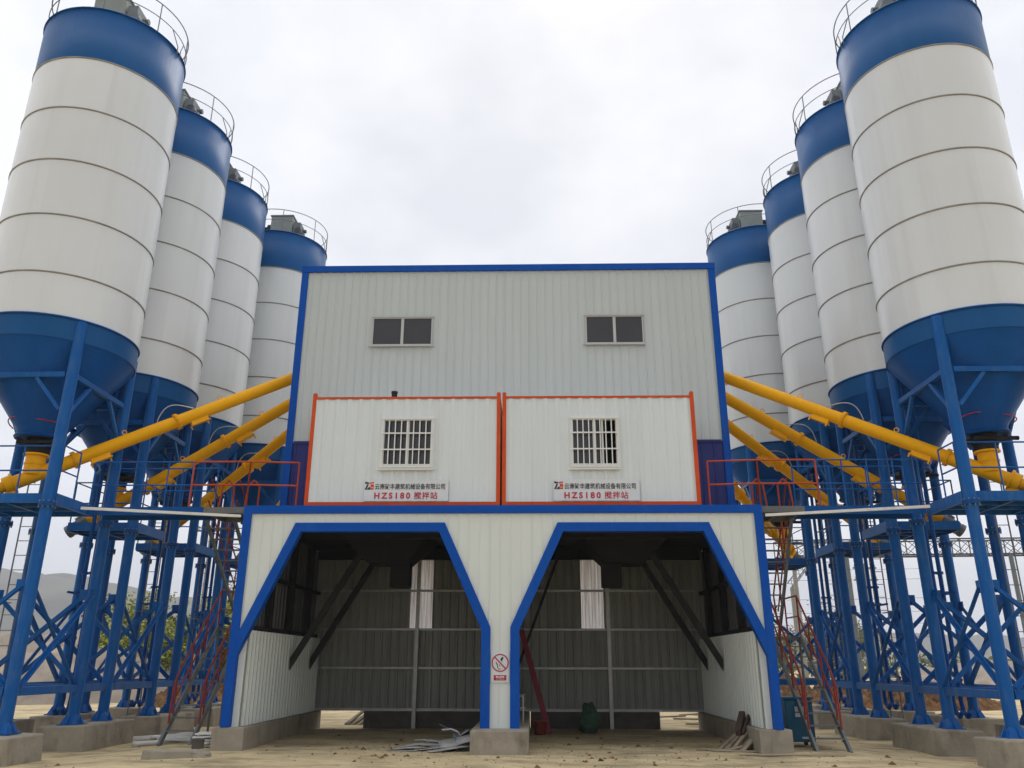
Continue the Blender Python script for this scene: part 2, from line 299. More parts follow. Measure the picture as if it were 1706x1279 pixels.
hill(-900, 1250, 700, 330, 140, 1); hill(-250, 1700, 800, 300, 62, 5); hill(800, 1650, 950, 380, 55, 9); hill(200, 2000, 1200, 300, 55, 12)

# ------------------------------------------------------------------ truck bay building (lower)
H, ZB = 4.80, 0.42
bay = thing('truck_bay_building', 'wide white loading shed with blue trim and two chamfered truck bays', 'building', (0, 0, 0))
kx, kz, xi, xo, za, xe, ze = .2, 2.31, 1.19, 4.36, 4.43, 5.33, 2.22
def lo_front(u):
    a = abs(u)
    if a < kx: return ZB
    if a < xi: return kz + (za - kz) * (a - kx) / (xi - kx)
    if a < xo: return za
    if a < xe: return za + (ze - za) * (a - xo) / (xe - xo)
    return ZB
mb = MB(); mb.ribbed(-5.42, 5.42, lo_front, lambda u: H - .06, .22, .010, lambda u, d, z: (u, -d, z), (-xe, -xo, -xi, -kx, kx, xi, xo, xe), flat=.88, ramp=.03)
mb.build('front_wall', 'panel', bay)
mb = MB()
for sx in (-1, 1):
    mb.box(*sorted((sx * 5.5, sx * 5.33)), -.05, .12, ZB, H - .17)
mb.box(-5.5, 5.5, -.05, .12, H - .17, H)
mb.build('edge_trim', 'blue_trim', bay)
def strip(pts, w, side, y0, y1, mb):
    """mitred band along a polyline in (x, z)."""
    P = [Vector((a, 0, b)) for a, b in pts]; inn = []
    for i, p in enumerate(P):
        ds = []
        if i > 0: ds.append((P[i] - P[i - 1]).normalized())
        if i < len(P) - 1: ds.append((P[i + 1] - P[i]).normalized())
        ns = [Vector((-d.z, 0, d.x)) * side for d in ds]
        n = ns[0] if len(ns) == 1 else (ns[0] + ns[1]).normalized()
        k = w / max(.3, n.dot(ns[0])); inn.append(p + n * k)
    d = (P[-1] - P[-2]).normalized(); inn[-1] = inn[-1] + d * ((P[-1].x - inn[-1].x) / d.x)   # last end cut plumb against the corner post
    for i in range(len(P) - 1):
        mb.prism([(P[i].x, P[i].z), (P[i + 1].x, P[i + 1].z), (inn[i + 1].x, inn[i + 1].z), (inn[i].x, inn[i].z)], y0, y1)
for sx in (-1, 1):
    mb = MB(); strip([(sx * kx, ZB), (sx * kx, kz), (sx * xi, za), (sx * xo, za), (sx * 5.33, ze)], .185, 1 if sx < 0 else -1, -.065, .12, mb)
    mb.build('archway_trim', 'blue_trim', bay)
for sx in (-1, 1):   # side walls: bright corrugated sheet below, darker bare steel above
    mb = MB(); mb.ribbed(.16, 6.0, lambda u: ZB, lambda u: 2.26, .23, .095, lambda u, d, z: (sx * (5.26 - d), u, z), flat=.36, ramp=.2)
    mb.box(*sorted((sx * 5.34, sx * 5.2)), .12, .16, ZB, 2.3)
    mb.build('inner_side_wall', 'panel', bay)
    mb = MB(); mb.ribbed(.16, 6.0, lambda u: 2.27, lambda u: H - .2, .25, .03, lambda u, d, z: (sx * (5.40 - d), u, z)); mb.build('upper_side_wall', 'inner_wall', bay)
    mb = MB(); mb.ribbed(.12, 6.2, lambda u: ZB, lambda u: H - .1, .25, .03, lambda u, d, z: (sx * (5.46 + d * .9), u, z)); mb.build('outer_side_wall', 'panel', bay)
    mb = MB()
    for y in (1.6, 3.2, 4.8): mb.box(*sorted((sx * 5.33, sx * 5.21)), y, y + .12, 2.27, H - .25)
    mb.box(*sorted((sx * 5.33, sx * 5.23)), .2, 5.9, 2.27, 2.36); mb.box(*sorted((sx * 5.33, sx * 5.23)), .2, 5.9, 3.4, 3.48)
    mb.build('side_frame', 'black_steel', bay)
    mb = MB(); mb.box(*sorted((sx * 5.66, sx * 5.02)), -.04, 6.1, -.3, ZB); mb.build('plinth', 'concrete', bay, bevel=.02)
mb = MB(); mb.box(-.54, .57, -.6, 6.1, -.3, ZB); mb.build('plinth', 'concrete', bay, bevel=.02)
for sx in (-1, 1):
    mb = MB(); mb.ribbed(.13, 6.0, lambda u: ZB, lambda u: 2.3, .19, .02, lambda u, d, z: (sx * (.17 + d), u, z)); mb.build('dividing_wall', 'panel', bay)
mb = MB(); mb.box(-.12, .12, .13, 6.0, 2.3, H - .2); mb.build('dividing_beam', 'black_steel', bay)
# back wall with two translucent strips
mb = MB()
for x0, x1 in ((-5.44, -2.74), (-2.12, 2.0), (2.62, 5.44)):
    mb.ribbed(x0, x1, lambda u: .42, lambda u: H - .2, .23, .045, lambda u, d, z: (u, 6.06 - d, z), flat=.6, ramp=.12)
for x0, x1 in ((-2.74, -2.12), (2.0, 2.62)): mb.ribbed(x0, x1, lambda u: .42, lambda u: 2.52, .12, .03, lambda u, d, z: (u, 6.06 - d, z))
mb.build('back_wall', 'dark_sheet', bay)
for x0, x1 in ((-2.74, -2.12), (2.0, 2.62)):
    mb = MB(); mb.ribbed(x0, x1, lambda u: 2.52, lambda u: H - .2, .09, .02, lambda u, d, z: (u, 6.06 - d, z)); mb.build('translucent_panel', 'translucent', bay)
for sx, px in ((-1, -2.5), (1, 2.72)):
    for z in (.46, 1.5, 2.5, 3.53):
        mb = MB(); a, b_ = (.3, 5.18) if sx > 0 else (-5.18, -.3); mb.box(a, b_, 5.93, 6.0, z - .03, z + .03); mb.build('girt', 'zinc', bay)
    mb = MB(); mb.box(px - .05, px + .05, 5.82, 5.92, 0, H - .2); mb.build('post', 'zinc', bay)
mb = MB(); mb.box(-3.85, -.56, 5.98, 6.35, -.1, .415); mb.box(.59, 4.0, 5.98, 6.35, -.1, .415); mb.build('back_footing', 'concrete_dark', bay)
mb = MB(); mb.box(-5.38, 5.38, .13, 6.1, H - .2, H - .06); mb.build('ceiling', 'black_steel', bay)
mb = MB(); mb.box(-5.44, 5.44, .12, 6.15, H - .06, H - .01); mb.build('roof', 'deck_grey', bay)
for sx in (-1, 1):
    for y in (3.1, 4.9):
        mb = MB(); mb.prism([(sx * 5.13, 1.46), (sx * 5.13, 1.74), (sx * 3.45, 4.59), (sx * 3.45, 4.31)], y, y + .08); mb.build('knee_brace', 'brace_steel', bay)
    mb = MB(); mb.beam((sx * .26, 4.9, 1.5), (sx * 1.45, 4.9, 4.6), .07, .1, (0, 1, 0)); mb.build('knee_brace', 'black_steel', bay)
    # loading chute hanging in the bay: tapered hopper and square spout, with cross beams
    cx = sx * 2.9; mb = MB()
    r0, r1 = 1.1, .5
    vs = [(cx + a * r0, 3.4 + b_ * r0 * .9, 4.6) for a, b_ in ((-1, -1), (1, -1), (1, 1), (-1, 1))] + [(cx + a * r1, 3.4 + b_ * r1, 3.95) for a, b_ in ((-1, -1), (1, -1), (1, 1), (-1, 1))]
    mb.add(vs, [(0, 1, 5, 4), (1, 2, 6, 5), (2, 3, 7, 6), (3, 0, 4, 7), (4, 5, 6, 7)]); mb.box(cx - sx * .29 - .24, cx - sx * .29 + .24, 3.15, 3.6, 3.4, 3.97)
    mb.build('discharge_chute', 'black_steel', bay)
    for y in (1.3, 5.2): mb = MB(); mb.box(*sorted((sx * .2, sx * 5.2)), y, y + .2, H - .5, H - .21); mb.build('roof_beam', 'black_steel', bay)

# ------------------------------------------------------------------ mixer tower (upper)
TY, TX0, TX1, TZ = 2.0, -5.38, 5.46, 11.55
tower = thing('mixer_tower', 'tall ribbed white mixing tower edged in blue, rising behind the two control cabins', 'building', (0.04, TY, H))
tb = (0.04, TY, H)
mb = MB(); mb.ribbed(TX0 + .1, TX1 - .1, lambda u: 6.75, lambda u: TZ - .1, .21, .016, lambda u, d, z: (u, TY - d, z), flat=.8, ramp=.05); mb.build('front_wall', 'panel_grey', tower, tb)
mb = MB(); mb.ribbed(TX0 + .1, TX1 - .1, lambda u: H, lambda u: 6.75, .3, .015, lambda u, d, z: (u, TY - d, z), flat=.8, ramp=.05)
mb.box(TX0 + .2, TX1 - .2, TY - .035, TY - .02, 6.71, 6.77); mb.build('lower_cladding', 'indigo', tower, tb)
mb = MB()
for sx, x in ((-1, TX0), (1, TX1)): mb.ribbed(TY + .1, 8.0, lambda u: H, lambda u: TZ - .1, .3, .02, lambda u, d, z: (x - sx * .05 + sx * d, u, z))
mb.ribbed(TX0, TX1, lambda u: H, lambda u: TZ - .1, .3, .02, lambda u, d, z: (u, 8.0 + d, z)); mb.box(TX0, TX1, TY + .1, 8.0, TZ - .16, TZ - .1)
mb.build('side_wall', 'panel_grey', tower, tb)
mb = MB(); mb.box(TX0, TX0 + .17, TY - .05, TY + .2, H, TZ - .17); mb.box(TX1 - .17, TX1, TY - .05, TY + .2, H, TZ - .17); mb.box(TX0 - .01, TX1 + .01, TY - .06, TY + .2, TZ - .17, TZ)
for x in (TX0 - .012, TX1 - .19): mb.box(x, x + .2, TY + .2, 8.05, TZ - .2, TZ)
mb.build('edge_trim', 'blue_trim', tower, tb)
def tower_window(x0, x1, z0, z1):
    y = TY; w = .03
    mb = MB(); mb.box(x0, x1, y - .06, y + .02, z0, z0 + w); mb.box(x0, x1, y - .06, y + .02, z1 - w, z1); mb.box(x0, x0 + w, y - .06, y + .02, z0 + w, z1 - w); mb.box(x1 - w, x1, y - .06, y + .02, z0 + w, z1 - w)
    xm = (x0 + x1) / 2; mb.box(xm - .035, xm + .035, y - .055, y + .02, z0 + w, z1 - w); mb.box(x0 - .07, x1 + .05, y - .085, y - .03, z0 - .035, z0)
    mb.box(x0 - .03, x1 + .03, y - .08, y - .03, z1, z1 + .04)
    fr = mb.build('window', 'alu_frame', tower, tb)
    mb = MB(); mb.box(x0 + w, xm - .035, y - .035, y - .028, z0 + w, z1 - w); mb.box(xm + .035, x1 - w, y - .03, y - .023, z0 + w, z1 - w); mb.build('pane', 'glass', fr, tb)
tower_window(-3.42, -1.87, 9.28, 10.05); tower_window(2.05, 3.52, 9.29, 10.06)

# ------------------------------------------------------------------ control cabins on the bay roof
def cabin(x0, x1, label, dark_half):
    z0, z1, y0, y1 = H, 7.31, .14, 1.93; b0 = ((x0 + x1) / 2, y0, z0)
    o = thing('control_cabin', label, 'cabin', b0, 'control cabins side by side on the bay roof')
    w = .085
    mb = MB()
    for x in (x0, x1 - w):
        for y in (y0, y1 - w): mb.box(x, x + w, y, y + w, z0, z1 + .06)
    for z in (z0 + .02, z1 - .06):
        for y in (y0 + .005, y1 - w): mb.box(x0 + w, x1 - w, y, y + .08, z, z + (.09 if z < 6 else .05))
        for x in (x0 + .003, x1 - w): mb.box(x, x + .08, y0 + w, y1 - w, z, z + .07)
    for x in (x0 + .01, x1 - .075): mb.box(x, x + .065, y0 + .01, y0 + .07, z1 + .06, z1 + .085)
    mb.build('frame', 'orange', o, b0)
    wx0, wx1 = (-2.66, -1.53) if x0 < -1 else (1.52, 2.56); wz0, wz1 = 5.69, 6.79
    mb = MB()
    yw = y0 + .03
    fn = lambda u, d, z: (u, yw - d * .9, z)
    mb.ribbed(x0 + w, x1 - w, lambda u: (wz1 if wx0 < u < wx1 else z0 + .11), lambda u: z1 - .06, .26, .022, fn, (wx0, wx1), flat=.5, ramp=.14)
    mb.ribbed(wx0, wx1, lambda u: z0 + .11, lambda u: wz0, .26, .022, fn, flat=.5, ramp=.14)
    for sx, x in ((-1, x0 + .03), (1, x1 - .03)): mb.ribbed(y0 + w, y1 - w, lambda u: z0 + .1, lambda u: z1 - .06, .26, .02, lambda u, d, z: (x + sx * d, u, z))
    mb.box(x0 + .02, x1 - .02, y0 + .05, y1 - .02, z1 - .05, z1 - .02); mb.box(x0 + w, x1 - w, y1 - .04, y1 - .02, z0 + .1, z1 - .06)
    mb.build('wall', 'container', o, b0)
    mb = MB(); f = .05
    mb.box(wx0 - .03, wx1 + .03, yw - .05, yw + .06, wz0 - .04, wz0 + f); mb.box(wx0 - .03, wx1 + .03, yw - .05, yw + .06, wz1 - f, wz1 + .02)
    mb.box(wx0 - .03, wx0 + f, yw - .045, yw + .06, wz0 + f, wz1 - f); mb.box(wx1 - f, wx1 + .03, yw - .045, yw + .06, wz0 + f, wz1 - f)
    xm = (wx0 + wx1) / 2; mb.box(xm - .035, xm + .035, yw - .005, yw + .05, wz0 + f, wz1 - f)
    mb.box(wx0 - .08, wx1 + .04, yw - .075, yw - .045, wz0 - .09, wz0 - .045)
    fr = mb.build('window', 'white_frame', o, b0)
    mb = MB()
    if dark_half: mb.box(wx0 + f, xm + .2, yw + .03, yw + .036, wz0 + f, wz1 - f); mb.box(xm + .16, xm + .2, yw + .0, yw + .03, wz0 + f, wz1 - f, 1)
    else: mb.box(wx0 + f, xm - .035, yw + .03, yw + .036, wz0 + f, wz1 - f); mb.box(xm + .035, wx1 - f, yw + .02, yw + .026, wz0 + f, wz1 - f)
    mb.build('pane', ['glass', 'white_frame'], fr, b0)
    mb = MB(); n = 9
    for i in range(n): x = wx0 + .02 + (wx1 - wx0 - .04) * i / (n - 1); mb.box(x - .011, x + .011, yw - .085, yw - .063, wz0 - .03, wz1)
    for z in (wz0 - .02, wz0 + .37, wz0 + .74, wz1 - .02): mb.box(wx0 - .02, wx1 + .02, yw - .10, yw - .085, z - .014, z + .014)
    mb.build('security_grille', 'white_frame', fr, b0)
    mb = MB(); mb.box(wx0 + f, wx1 - f, yw + .5, yw + .52, wz0 - .4, wz1 + .3); mb.build('room_back', 'black_void', o, b0)
    if dark_half:
        mb = MB(); mb.ribbed(wx0 + .25, xm - .05, lambda u: wz0 + .02, lambda u: wz1 - .02, .07, .03, lambda u, d, z: (u, yw + .12 + d, z)); mb.build('curtain', 'curtain', o, b0)
    return o
cabin(-4.28, -.035, 'left white cabin with orange frame, its barred window closed', False)
cabin(.005, 4.28, 'right white cabin with orange frame, its barred window half open', True)
mb = MB(); mb.tube((-2.5, .5, 7.29), (-2.5, .5, 7.52), .065, 12); mb.tube((-2.5, .5, 7.5), (-2.5, .5, 7.54), .075, 12)
tag(mb.build('vent_pipe', 'black_steel', None, (-2.5, .5, 7.29)), 'short black vent pipe on the roof of the left cabin', 'pipe')

# ------------------------------------------------------------------ lettering
def lettering(name, text, x, y, z, size, mat, parent, base, sx=1.0, bold=0.0, spacing=1.0, align='LEFT'):
    cu = bpy.data.curves.new(name, 'FONT'); cu.body = text; cu.size = size; cu.offset = bold; cu.space_character = spacing; cu.align_x = align; cu.resolution_u = 3; cu.extrude = .003
    tmp = bpy.data.objects.new(name, cu); C.objects.link(tmp)
    bpy.context.view_layer.update(); dg = bpy.context.evaluated_depsgraph_get()
    me = bpy.data.meshes.new_from_object(tmp.evaluated_get(dg)); bpy.data.objects.remove(tmp)
    for v in me.vertices: v.co = Vector((x + v.co.x * sx, y - v.co.z, z + v.co.y)) - Vector(base)
    me.materials.clear(); me.materials.append(M[mat]); me.name = name
    o = bpy.data.objects.new(name, me); C.objects.link(o); o.parent = parent
    return o
def sign(x0, x1, label):
    z0, z1, y = 4.925, 5.39, .125; b0 = ((x0 + x1) / 2, y, z0)
    o = thing('sign_board', label, 'sign', b0, 'company sign boards below the cabin windows')
    mb = MB(); mb.box(x0, x1, y, y + .02, z0, z1); mb.build('board', 'sign_white', o, b0)
    w = x1 - x0
    lettering('company_name', '云南砼丰建筑机械设备有限公司', x0 + .235, y - .004, z0 + .265, .135, 'ink_black', o, b0, (w - .30) / (14 * .135), .001)
    lettering('model_name', 'HZS180', x0 + .225, y - .004, z0 + .055, .18, 'ink_red', o, b0, 1.0, .006, 1.42)
    lettering('model_name', '搅拌站', x0 + 1.09, y - .004, z0 + .055, .168, 'ink_red', o, b0, 1.0, .002, 1.1)
    mb = MB()   # emblem: black bar and hook on the left, red block with a bar on the right
    e = lambda u, yy, zz: (x0 + .015 + u, yy, z0 + .25 + zz)
    mb.prism([(0, .175), (.09, .155), (.09, .125), (.01, .125)], y - .004, y, 0, e); mb.prism([(.0, .0), (.05, .115), (.085, .115), (.045, .0)], y - .004, y, 0, e); mb.prism([(.05, .0), (.09, .055), (.12, .055), (.12, 0)], y - .004, y, 0, e)
    mb.prism([(.1, .155), (.195, .17), (.195, .14), (.1, .125)], y - .004, y, 1, e); mb.prism([(.125, 0), (.125, .115), (.195, .115), (.195, 0)], y - .004, y, 1, e); mb.prism([(.14, .035), (.14, .05), (.18, .05), (.18, .035)], y - .006, y - .004, 2, e)
    mb.build('emblem', ['ink_black', 'orange', 'sign_white'], o, b0)
sign(-2.99, -1.15, 'white company sign lettered in black and red on the left cabin')
sign(1.12, 2.97, 'white company sign lettered in black and red on the right cabin')
b0 = (0, -.02, 1.26)
ps = thing('prohibition_sign', 'white safety sign with red no-littering ring on the pillar between the bays', 'sign', b0)
mb = MB(); mb.prism([(-.185, 1.26), (.185, 1.26), (.185, 1.84), (-.185, 1.84)], -.022, -.014); mb.build('board', 'sign_white', ps, b0)
cx, cz = 0, 1.63; mb = MB(); n = 40
for i in range(n):
    a, b_ = 2 * math.pi * i / n, 2 * math.pi * (i + 1) / n
    mb.prism([(cx + .148 * math.cos(a), cz + .148 * math.sin(a)), (cx + .172 * math.cos(a), cz + .172 * math.sin(a)), (cx + .172 * math.cos(b_), cz + .172 * math.sin(b_)), (cx + .148 * math.cos(b_), cz + .148 * math.sin(b_))], -.027, -.022)
d = .0085; mb.prism([(-.108 - d, 1.738 - d), (-.108 + d, 1.738 + d), (.108 + d, 1.522 + d), (.108 - d, 1.522 - d)], -.029, -.022); mb.build('red_ring', 'sign_red', ps, b0)
mb = MB(); mb.prism([(0, 1.70), (.03, 1.735), (.065, 1.74), (.06, 1.70), (.035, 1.675), (.05, 1.655), (.03, 1.65), (.015, 1.675)], -.026, -.022)
mb.prism([(-.075, 1.645), (-.05, 1.60), (-.035, 1.53), (-.05, 1.525), (-.065, 1.59), (-.09, 1.635)], -.026, -.022); mb.prism([(-.02, 1.60), (-.01, 1.56), (.0, 1.555), (-.005, 1.60)], -.026, -.022); mb.prism([(-.04, 1.515), (.01, 1.525), (.01, 1.51), (-.04, 1.50)], -.026, -.022)
mb.build('hand_symbol', 'ink_black', ps, b0)
mb = MB(); mb.prism([(-.125, 1.30), (.125, 1.30), (.125, 1.40), (-.125, 1.40)], -.027, -.022); mb.build('caption_plate', 'sign_red', ps, b0)
lettering('caption', '禁止抛物', 0, -.03, 1.348, .042, 'ink_white', ps, b0, 1, .001, 1.0, 'CENTER'); lettering('caption', 'NO TOSSING', 0, -.03, 1.315, .026, 'ink_white', ps, b0, 1, 0, 1.0, 'CENTER')

# ------------------------------------------------------------------ cement silos
SR, Z0, Z1 = 1.79, 9.09, 17.79
SEAMS = (9.09, 10.16, 11.66, 13.17, 14.68, 16.20)
LG = 1.25
def make_silo(sx):
    """sx = +1: inner side (towards the tower) is +X."""
    o = thing('cement_silo', None, 'silo', (0, 0, 0))
    mb = MB(); n = 72
    mb.lathe(0, 0, [(SR, Z0), (SR, 16.2)], n)
    for z in SEAMS[1:]: mb.lathe(0, 0, [(SR + .002, z - .03), (SR + .02, z - .022), (SR + .02, z + .008), (SR + .002, z + .016)], n, 1)
    mb.build('shell', ['shell', 'seam'], o)
    mb = MB(); mb.lathe(0, 0, [(SR, 16.2), (SR + .003, Z1), (SR - .05, Z1 + .01), (0, Z1 + .22)], n); mb.ring(0, 0, Z1, SR + .01, .025, n, 1); mb.build('top_band', ['blue', 'blue_dark'], o)
    mb = MB(); mb.ring(0, 0, Z0, SR + .012, .028, n, 1); mb.lathe(0, 0, [(SR + .004, Z0), (SR + .004, 8.57)], n); mb.build('skirt', ['blue', 'blue_dark'], o)
    mb = MB(); mb.lathe(0, 0, [(SR - .01, 8.6), (SR - .012, 8.57), (.52, 6.78), (.5, 6.62)], n); mb.ring(0, 0, 6.62, .5, .05, 32); mb.lathe(0, 0, [(.5, 6.62), (.0, 6.60)], 32); mb.build('hopper_cone', 'blue_dark', o)
    mb = MB(); mb.tube((0, 0, 6.62), (0, 0, 6.36), .27, 20); mb.box(-.36, .36, -.3, .3, 6.44, 6.52); mb.tube((.3, -.25, 6.48), (.62, -.25, 6.48), .05, 8); mb.build('slide_gate', 'black_steel', o)
    for lx in (-1, 1):
        for ly in (-1, 1):
            x, y = lx * LG, ly * LG; mb = MB()
            mb.tube((x, y, .31), (x, y, Z0 - .05), .126, 18); leg = mb.build('leg', 'blue_steel_lit', o)
            mb = MB(); mb.tube((x, y, 4.78), (x, y, 4.82), .18, 18); mb.tube((x, y, 4.825), (x, y, 4.865), .18, 18)
            for i in range(10):
                a = 2 * math.pi * (i + .5) / 10; mb.tube((x + .16 * math.cos(a), y + .16 * math.sin(a), 4.74), (x + .16 * math.cos(a), y + .16 * math.sin(a), 4.90), .017, 6, mi=1)
            mb.build('bolted_flange', ['blue_dark', 'grey_steel'], leg)
            mb = MB(); mb.box(x - .23, x + .23, y - .23, y + .23, .285, .31)
            for a in (0, 90, 180, 270):
                c, q = math.cos(R(a)), math.sin(R(a)); mb.add([(x + c * .15 - q * .008, y + q * .15 + c * .008, .31), (x + c * .25 - q * .008, y + q * .25 + c * .008, .31), (x + c * .15 - q * .008, y + q * .15 + c * .008, .52), (x + c * .15 + q * .008, y + q * .15 - c * .008, .31), (x + c * .25 + q * .008, y + q * .25 - c * .008, .31), (x + c * .15 + q * .008, y + q * .15 - c * .008, .52)], [(0, 1, 2), (5, 4, 3), (1, 4, 5, 2)])
            mb.lathe(x, y, [(.26, .312), (.15, .5)], 4, a0=R(45), a1=R(405), smooth=False)
            mb.build('base_plate', 'blue_steel_lit', leg)
    faces = [((-1, -1), (1, -1)), ((1, -1), (1, 1)), ((1, 1), (-1, 1)), ((-1, 1), (-1, -1))]
    for a, b_ in faces:
        A = Vector((a[0] * LG, a[1] * LG, 0)); B = Vector((b_[0] * LG, b_[1] * LG, 0)); Z = Vector((0, 0, 1)); d = (B - A).normalized(); nrm = Vector((d.y, -d.x, 0))
        mb = MB(); mb.beam(A + d * .14 + Z * 1.06, B - d * .14 + Z * 1.06, .12, .16); mb.build('tie_beam', 'blue_steel_lit', o)
        mb = MB(); mb.beam(A + d * .14 + Z * 7.78, B - d * .14 + Z * 7.78, .10, .12); mb.build('tie_beam', 'blue_steel_lit', o)
        for P, s_ in ((A, 1), (B, -1)):
            mb = MB(); mb.beam(P + d * s_ * .14 + Z * 6.95, P + d * s_ * .8 + Z * 7.72, .07, .08); mb.build('knee_brace', 'blue_steel_lit', o)
        for P, Q, k in ((A, B, .05), (B, A, -.05)):
            dd = (Q - P).normalized(); mb = MB(); mb.beam(P + dd * .16 + nrm * k + Z * 1.2, Q - dd * .14 + nrm * k + Z * 3.15, .025, .1, (0, 0, 1)); mb.beam(P + dd * .16 + nrm * (k + .03) + Z * 1.15, Q - dd * .14 + nrm * (k + .03) + Z * 3.1, .08, .022, (0, 0, 1))
            e_ = Q - dd * .2 + nrm * k; mb.beam(e_ + Z * 3.0 - nrm * .01, e_ + Z * 3.25 - nrm * .01, .2 if abs(dd.x) > .5 else .02, .02 if abs(dd.x) > .5 else .2, (0, 1, 0))
            mb.build('cross_brace', 'blue_steel_lit', o)
    mb = MB(); rr_ = SR - .02
    mb.ring(0, 0, Z1 + .98, rr_, .016, 64); mb.ring(0, 0, Z1 + .52, rr_, .013, 64)
    for i in range(8):
        a = 2 * math.pi * (i + .35) / 8; mb.tube((rr_ * math.cos(a), rr_ * math.sin(a), Z1), (rr_ * math.cos(a), rr_ * math.sin(a), Z1 + .98), .015, 6)
    for da in (-.045, .045):
        a = (R(-4) if sx > 0 else R(184)) + da; mb.path([((SR + .04) * math.cos(a), (SR + .04) * math.sin(a), Z1 - .12), ((SR + .04) * math.cos(a), (SR + .04) * math.sin(a), Z1 + .1), (rr_ * math.cos(a + da * 3), rr_ * math.sin(a + da * 3), Z1 + .52)], .014)
    mb.build('guardrail', 'grey_steel', o)
    fx, fy = sx * .22, -.72; mb = MB(); mb.box(fx - .44, fx + .44, fy - .36, fy + .3, Z1 + .1, Z1 + 1.06); mb.box(fx - .48, fx + .48, fy - .4, fy + .34, Z1 + 1.06, Z1 + 1.11)
    flt = mb.build('dust_filter', 'filter', o, bevel=.015)
    mb = MB(); s2 = -sx; mb.tube((fx + s2 * .43, fy - .05, Z1 + .62), (fx + s2 * .62, fy - .05, Z1 + .62), .2, 16); mb.tube((fx + s2 * .5, fy - .05, Z1 + .42), (fx + s2 * .72, fy - .12, Z1 + .16), .09, 10); mb.tube((fx + s2 * .62, fy - .05, Z1 + .62), (fx + s2 * .82, fy - .05, Z1 + .62), .11, 12)
    mb.build('fan', 'black_steel', flt)
    mb = MB(); vx = fx - s2 * .62; mb.box(vx - .14, vx + .14, fy - .3, fy + .24, Z1 + .08, Z1 + .8); mb.tube((vx - s2 * .05, fy - .3, Z1 + .42), (vx - s2 * .05, fy + .28, Z1 + .42), .15, 14); mb.tube((vx - s2 * .28, fy - .1, Z1 + .3), (vx, fy - .1, Z1 + .3), .1, 12); mb.tube((vx - s2 * .28, fy + .1, Z1 + .6), (vx, fy + .1, Z1 + .6), .08, 12); mb.tube((vx - s2 * .2, fy - .1, Z1), (vx - s2 * .2, fy - .1, Z1 + .3), .06, 10)
    mb.build('pressure_valve', 'grey_steel', o)
    # ladder up the back, from the ground to the roof
    mb = MB(); lx, ly = sx * (-1.2), 1.62
    for q in (-.16, .16): mb.tube((lx + q, 2.05, -.2), (lx + q, 2.05, Z1 + .9), .018, 6)
    z = .2
    while z < Z1: mb.tube((lx - .16, 2.05, z), (lx + .16, 2.05, z), .011, 5); z += .36
    for z in (3.0, 6.0, 9.3, 12.5, 15.5): mb.tube((lx, 2.05, z), (lx, 1.4 if z > 8 else 1.3, z), .015, 5)
    mb.build('ladder', 'grey_steel', o)
    for q in (.62, .8):   # fill pipes up the back of the silo
        mb = MB(); px, py = sx * q, 1.86; mb.path([(px, py - .35, .62), (px, py - .2, .5), (px, py - .04, .62), (px, py, .8), (px, py, Z1 - .3)], .05, 10)
        for z in (1.0, 3.7, 6.4): mb.tube((px, py, z - .03), (px, py, z + .03), .085, 12)
        for z in (3.2, 9.8, 13.5, 16.5): mb.beam((px, py, z), (px, 1.25 if z < 9 else 1.6, z), .05, .05)
        mb.build('fill_pipe', 'blue_dark', o)
    mb = MB(); pts = [((.66 + .05 * math.sin(9 * q)) * math.cos(R(185 + 170 * q)), (.66 + .05 * math.sin(9 * q)) * math.sin(R(185 + 170 * q)), 6.86 + .13 * math.sin(math.pi * q) + .04 * math.sin(7 * q)) for q in [i / 14 for i in range(15)]]
    mb.path(pts, .014, 6); mb.build('cable', 'red_cable', o)
    return o
POS = {-1: [(-10.30, .04), (-10.30, 3.64), (-10.30, 7.24), (-9.06, 10.84)], 1: [(10.45, .04), (10.45, 3.64), (10.45, 7.24), (9.21, 10.84)]}
SC, SZ = .9405, .0956; LR = LG * SC
ORD = ['nearest the camera', 'second from the front', 'third from the front', 'farthest, partly behind the tower']
for side in (-1, 1):
    proto = make_silo(-side); made = []
    for i, (x, y) in enumerate(POS[side]):
        s_ = proto if i == 0 else copy_tree(proto)
        s_.location = (x, y, SZ); s_.scale = (SC, SC, SC); nm = 'left' if side < 0 else 'right'
        tag(s_, f'white cement silo with blue top in the {nm} row, {ORD[i]}', 'silo', 'cement silos in two rows')
        made.append(s_)
        for ch in children(s_):
            if ch.name.startswith('ladder') and i: ch.location.x = side * -1.65
    for s_ in made[:2]:
            for lx in (-1, 1):
                mb = MB(); mb.beam((lx * LG, LG + .14, 1.06), (lx * LG, 3.83 - LG - .14, 1.06), .12, .16); mb.build('tie_beam', 'blue_steel_lit', s_)

